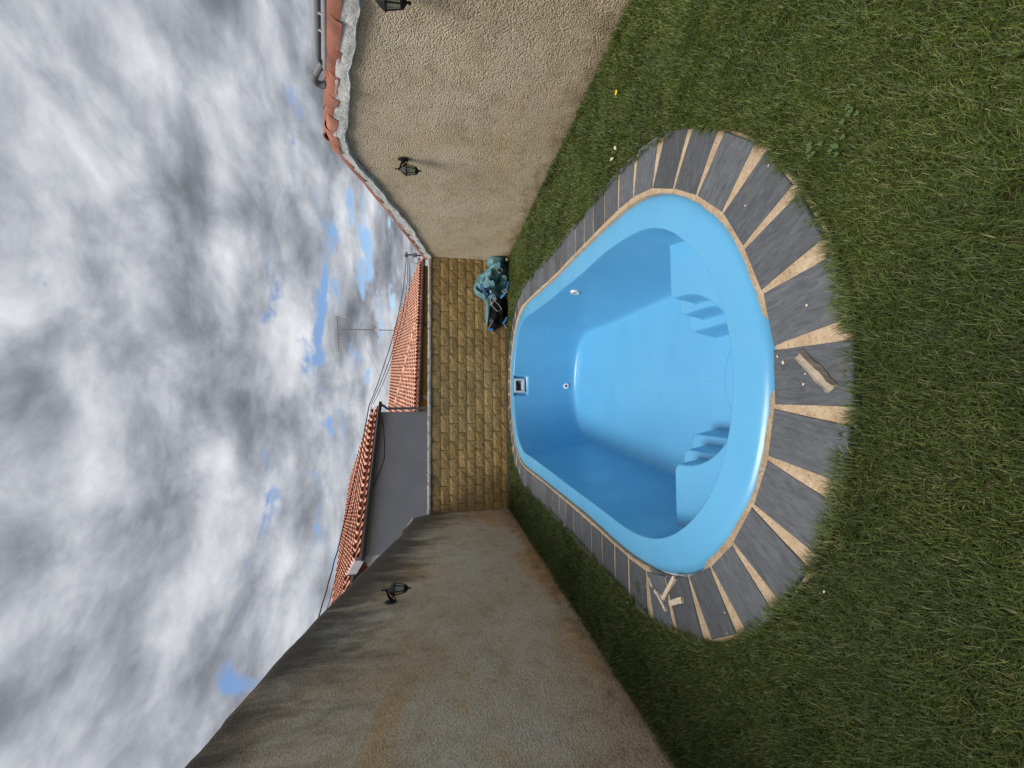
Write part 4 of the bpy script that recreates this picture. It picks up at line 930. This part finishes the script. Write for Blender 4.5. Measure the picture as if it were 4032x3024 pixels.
def hem(pts, wd_h, parent=tp_):
    """flat ribbon with a little thickness: points are (x, distance from wall, z)"""
    V = []; 
    for k, (x_, d_, z_) in enumerate(pts):
        p_ = Vector((x_, YB(x_)-d_, z_)); q = [Vector((a_, YB(a_)-b_, c_)) for a_, b_, c_ in pts]
        t_ = (q[min(k+1, len(q)-1)]-q[max(k-1, 0)]).normalized(); nn = t_.cross(Vector((0, -1, .15))).normalized()
        for a_, b_ in ((-1, 0), (1, 0), (1, .006), (-1, .006)): V.append(tuple(p_+nn*wd_h*a_+Vector((0, b_, 0))))
    F = [(4*k+j, 4*k+(j+1) % 4, 4*k+4+(j+1) % 4, 4*k+4+j) for k in range(len(pts)-1) for j in range(4)]+[(0, 1, 2, 3), tuple(4*(len(pts)-1)+j for j in (3, 2, 1, 0))]
    child(MB().add(V, F).build('blue_hem', M['tarp_blue']), parent)
hem([(2.64, .43, .64), (2.54, .43, .62), (2.46, .42, .58), (2.40, .40, .50)], .022)
hem([(2.56, .44, .52), (2.48, .44, .45), (2.42, .42, .38)], .020)
hem([(2.74, .40, .03), (2.58, .40, .06), (2.44, .38, .12), (2.36, .33, .20)], .024)
hem([(1.67, .10, .47), (1.65, .11, .41), (1.66, .12, .35)], .026); hem([(1.80, .13, .13), (1.86, .15, .07), (1.95, .17, .03)], .022)
closed_sheet('dark_pocket', [(2.60, .60), (2.48, .58), (2.42, .50), (2.46, .44), (2.58, .50)], (2.51, .53), .36, -.11, M['tarp_black'], tp_, 31, .01, 10)
def rope(pts, r=.007): child(MB().tube([(x_, YB(x_)-d_, z_) for x_, d_, z_ in pts], r, 5).build('cord', M['rope']), tp_)
rope([(2.42, .35, .40), (2.30, .34, .44), (2.16, .30, .38), (2.06, .26, .26), (2.12, .25, .16), (2.20, .27, .22), (2.28, .31, .32), (2.36, .35, .36)])
rope([(2.44, .36, .36), (2.33, .33, .30), (2.24, .30, .38), (2.20, .28, .44), (2.30, .32, .36)])
rope([(2.50, .42, .18), (2.44, .44, .12), (2.48, .45, .06), (2.54, .44, .10), (2.52, .42, .16)])
rope([(3.10, .40, .24), (2.98, .45, .16), (2.90, .46, .22), (2.96, .44, .30), (3.06, .42, .30), (3.12, .40, .22)])
rope([(1.82, .12, .10), (1.74, .10, .06), (1.70, .09, .02)]); rope([(1.66, .10, .40), (1.60, .08, .36), (1.57, .06, .38)])
for (x_, d_, z_) in ((2.47, .44, .44), (3.18, .42, .40), (3.25, .42, .06)): child(MB().box((x_-.03, YB(x_)-d_-.02, z_-.015), (x_+.03, YB(x_)-d_+.02, z_+.015)).build('clip', M['white_plastic'], bevel=.005), tp_)

# ------------------------------------------------------------------ broken mortar lying about
def fragment(p0, p1, w_, h_, z_, label, seed):
    p0, p1 = Vector((*p0, 0)), Vector((*p1, 0)); d_ = p1-p0; L_ = d_.length; r = random.Random(seed); bb = bmesh.new(); bmesh.ops.create_cube(bb, size=1)
    bmesh.ops.subdivide_edges(bb, edges=bb.edges[:], cuts=2, use_grid_fill=True)
    for v_ in bb.verts:
        v_.co = Vector((v_.co.x*L_*(1+r.uniform(-.04, .04)), v_.co.y*w_+r.uniform(-.0035, .0035), v_.co.z*h_+r.uniform(-.002, .002)))
        if abs(v_.co.z) > h_*.4: v_.co.y *= .86
    me = bpy.data.meshes.new('mortar_fragment'); bb.to_mesh(me); bb.free(); me.materials.append(M['fragment'])
    o = obj('mortar_fragment', me); o.location = (p0+d_/2)+Vector((0, 0, z_+h_/2)); o.rotation_euler = (0, 0, math.atan2(d_.y, d_.x)); tag(o, label, 'mortar piece', 'broken grout pieces on the slates'); return o
SZ = .011
fragment((-1.355, 2.745), (-1.395, 2.685), .012, .010, SZ, 'thinnest sliver of broken grout lying apart near the pool edge, on the left slates', 1)
fragment((-1.405, 2.645), (-1.43, 2.585), .026, .016, SZ, 'short stub of broken grout beside the crossing sticks on the left slates', 2)
fragment((-1.40, 2.62), (-1.475, 2.51), .024, .016, SZ, 'straight stick of broken grout leaning towards the lawn on the left slates', 3)
fragment((-1.41, 2.545), (-1.20, 2.395), .028, .018, SZ, 'longest stick of broken grout pointing at the pool on the left slates', 4)
fragment((-1.40, 2.455), (-1.305, 2.315), .034, .020, SZ, 'thick block of broken grout lying alone on the left slates', 5)
# hollow half-round piece on the near slates
hv = []; hf = []; a0, a1 = Vector((.192, 1.425, SZ)), Vector((.035, 1.285, SZ)); dd = (a1-a0); NS = 9; r_ = random.Random(9); side = Vector((-dd.y, dd.x, 0)).normalized()
for k in range(NS+1):
    q_ = a0+dd*(k/NS); wv = .022+r_.uniform(-.003, .003)
    for sx_, sz_ in ((-1.15, .002), (-1.0, .020), (-.75, .012), (-.1, .005), (.6, .015), (1.0, .034), (1.2, .002)):
        p_ = q_+side*(wv*sx_+r_.uniform(-.002, .002)); hv.append((p_.x, p_.y, SZ+sz_+r_.uniform(-.0015, .0015)))
for k in range(NS):
    for j in range(6): a_ = k*7+j; hf.append((a_, a_+1, a_+8, a_+7))
    hf.append((k*7+6, k*7, (k+1)*7, (k+1)*7+6))
hf += [tuple(range(7)), tuple(range(NS*7+6, NS*7-1, -1))]
o = MB().add(hv, hf).build('mortar_fragment', M['fragment_grey']); tag(o, 'long hollow gutter-shaped strip of broken mortar on the nearest slates', 'mortar piece', 'broken grout pieces on the slates')
def crumb(x_, y_, s_, label, seed, z_=SZ):
    r = random.Random(seed); bb = bmesh.new(); bmesh.ops.create_icosphere(bb, subdivisions=1, radius=1)
    for v_ in bb.verts: v_.co *= r.uniform(.65, 1.15)
    me = bpy.data.meshes.new('mortar_crumb'); bb.to_mesh(me); bb.free(); me.materials.append(M['fragment'])
    o = obj('mortar_crumb', me); o.location = (x_, y_, z_+s_*.25); o.scale = (s_, s_*r.uniform(.5, .9), s_*.4); o.rotation_euler.z = r.uniform(0, 6); tag(o, label, 'mortar crumb', 'small mortar crumbs'); return o
crumb(.163, 1.512, .011, 'small tan crumb between the pool edge and the hollow mortar strip', 1)
crumb(.105, 1.405, .006, 'tiny pale crumb beside the middle of the hollow mortar strip', 2)
crumb(.06, 1.415, .008, 'pale crumb next to the lawn end of the hollow mortar strip', 3)
crumb(.195, 1.540, .009, 'tan crumb right at the near pool rim by the missing grout', 4)
crumb(1.00, 1.70, .007, 'white crumb on the slate right of the near pool end', 5)
crumb(1.12, 1.55, .009, 'white pebble near the lawn on the slate right of the near pool end', 6)
crumb(-1.19, 1.94, .009, 'white pebble near the lawn on the slate left of the near pool end', 7)
crumb(-1.53, 2.46, .008, 'white pebble by the lawn below the broken grout sticks', 8)
crumb(-1.44, 2.78, .008, 'white crumb on the slate beyond the thin grout sliver', 9)
crumb(-1.30, 1.93, .013, 'pale plaster chip lying in the lawn left of the near pool end', 11, .005)
crumb(-.80, 1.36, .009, 'white chip lying in the lawn nearest the camera on the left', 12, .01)
crumb(-1.72, 3.10, .010, 'white chip lying in the grass strip between the left slates and the wall', 13, .01)
crumb(.40, 1.385, .008, 'white crumb on the slate right of the hollow mortar strip', 10)

# ------------------------------------------------------------------ small plants in the lawn
leaf_m = simple('clover_leaf', (.075, .12, .04), .6, .3, .25, 60); dry_m = simple('dry_leaf', (.50, .47, .36), .8, .2, .2, 40); petal_m = simple('dandelion_petal', (.75, .50, .02), .6, .3)
def leaflet(mb, base, d_, L_, W_, upz):
    s_ = Vector((-d_.y, d_.x, 0)); b_ = Vector(base)
    pts = [b_, b_+d_*L_*.35+s_*W_*.8+Vector((0, 0, upz*.4)), b_+d_*L_*.8+s_*W_+Vector((0, 0, upz)), b_+d_*L_+Vector((0, 0, upz*.8)), b_+d_*L_*.8-s_*W_+Vector((0, 0, upz)), b_+d_*L_*.35-s_*W_*.8+Vector((0, 0, upz*.4))]
    lo2 = [p_-Vector((0, 0, .0012)) for p_ in pts]; k_ = 6
    mb.add(pts+lo2, [tuple(range(6)), tuple(range(11, 5, -1))]+[(k, k_+k, k_+(k+1) % k_, (k+1) % k_) for k in range(k_)])
def clover(x_, y_, label, seed, n_=6, h_=.025):
    r = random.Random(seed); e_ = empty('clover_plant', (x_, y_, GZ)); tag(e_, label, 'weed', 'clover plants in the lawn')
    for k in range(n_):
        a_ = r.uniform(0, 6.3); q_ = Vector((r.uniform(-.03, .03), r.uniform(-.03, .03), h_+r.uniform(.012, .03)))
        MB().tube([(0, 0, 0), tuple(q_)], .0012, 4).build('stem', leaf_m, e_)
        for j in range(3):
            m_ = MB(); t = a_+j*2.094; leaflet(m_, q_, Vector((math.cos(t), math.sin(t), 0)), .011, .005, .002); m_.build('leaflet', leaf_m, e_)
clover(1.062, 1.325, 'clover plant in the lawn nearest the right slates', 1, 7); clover(1.0, 1.235, 'clover plant in the lawn just below the one nearest the right slates', 2, 6)
clover(1.10, 1.175, 'clover plant in the lawn furthest right of the near clovers', 3, 5); clover(-1.95, 6.4, 'pale leafy weed in the grass strip by the left wall', 4, 7, .05)
d_ = empty('dandelion', (2.733, 3.092, GZ)); tag(d_, 'single yellow dandelion flower in the lawn by the beige wall', 'flower')
MB().tube([(0, 0, 0), (.004, 0, .05)], .002, 5).build('stem', leaf_m, d_)
for k in range(12):
    m_ = MB(); t = k*2*math.pi/12; leaflet(m_, (.004, 0, .052), Vector((math.cos(t), math.sin(t), 0)), .022, .005, .006); m_.build('petal', petal_m, d_)
for i_, (x_, y_, lb) in enumerate(((2.24, 3.13, 'dry pale leaf curl in the lawn beside the right slates'), (2.205, 3.19, 'dry pale leaf curl further from the camera beside the right slates'))):
    m_ = MB(); leaflet(m_, (x_, y_, .015), Vector((math.cos(i_+.5), math.sin(i_+.5), 0)), .05, .014, .012); o = m_.build('dry_leaf', dry_m); tag(o, lb, 'leaf', 'dry leaves in the lawn')
# tuft growing out of a slate joint
tf = empty('grass_tuft', (-1.50, 2.90, 0)); tag(tf, 'small weed tuft growing from a joint between the left slates', 'weed')
r = random.Random(3)
for k in range(11):
    a_ = r.uniform(0, 6.3); L_ = r.uniform(.05, .10); m_ = MB()
    m_.tube([(0, 0, 0), (math.cos(a_)*L_*.5, math.sin(a_)*L_*.5, .035), (math.cos(a_)*L_, math.sin(a_)*L_, .025+r.uniform(-.012, .01))], [.002, .0016, .0006], 4); m_.build('blade', leaf_m, tf)
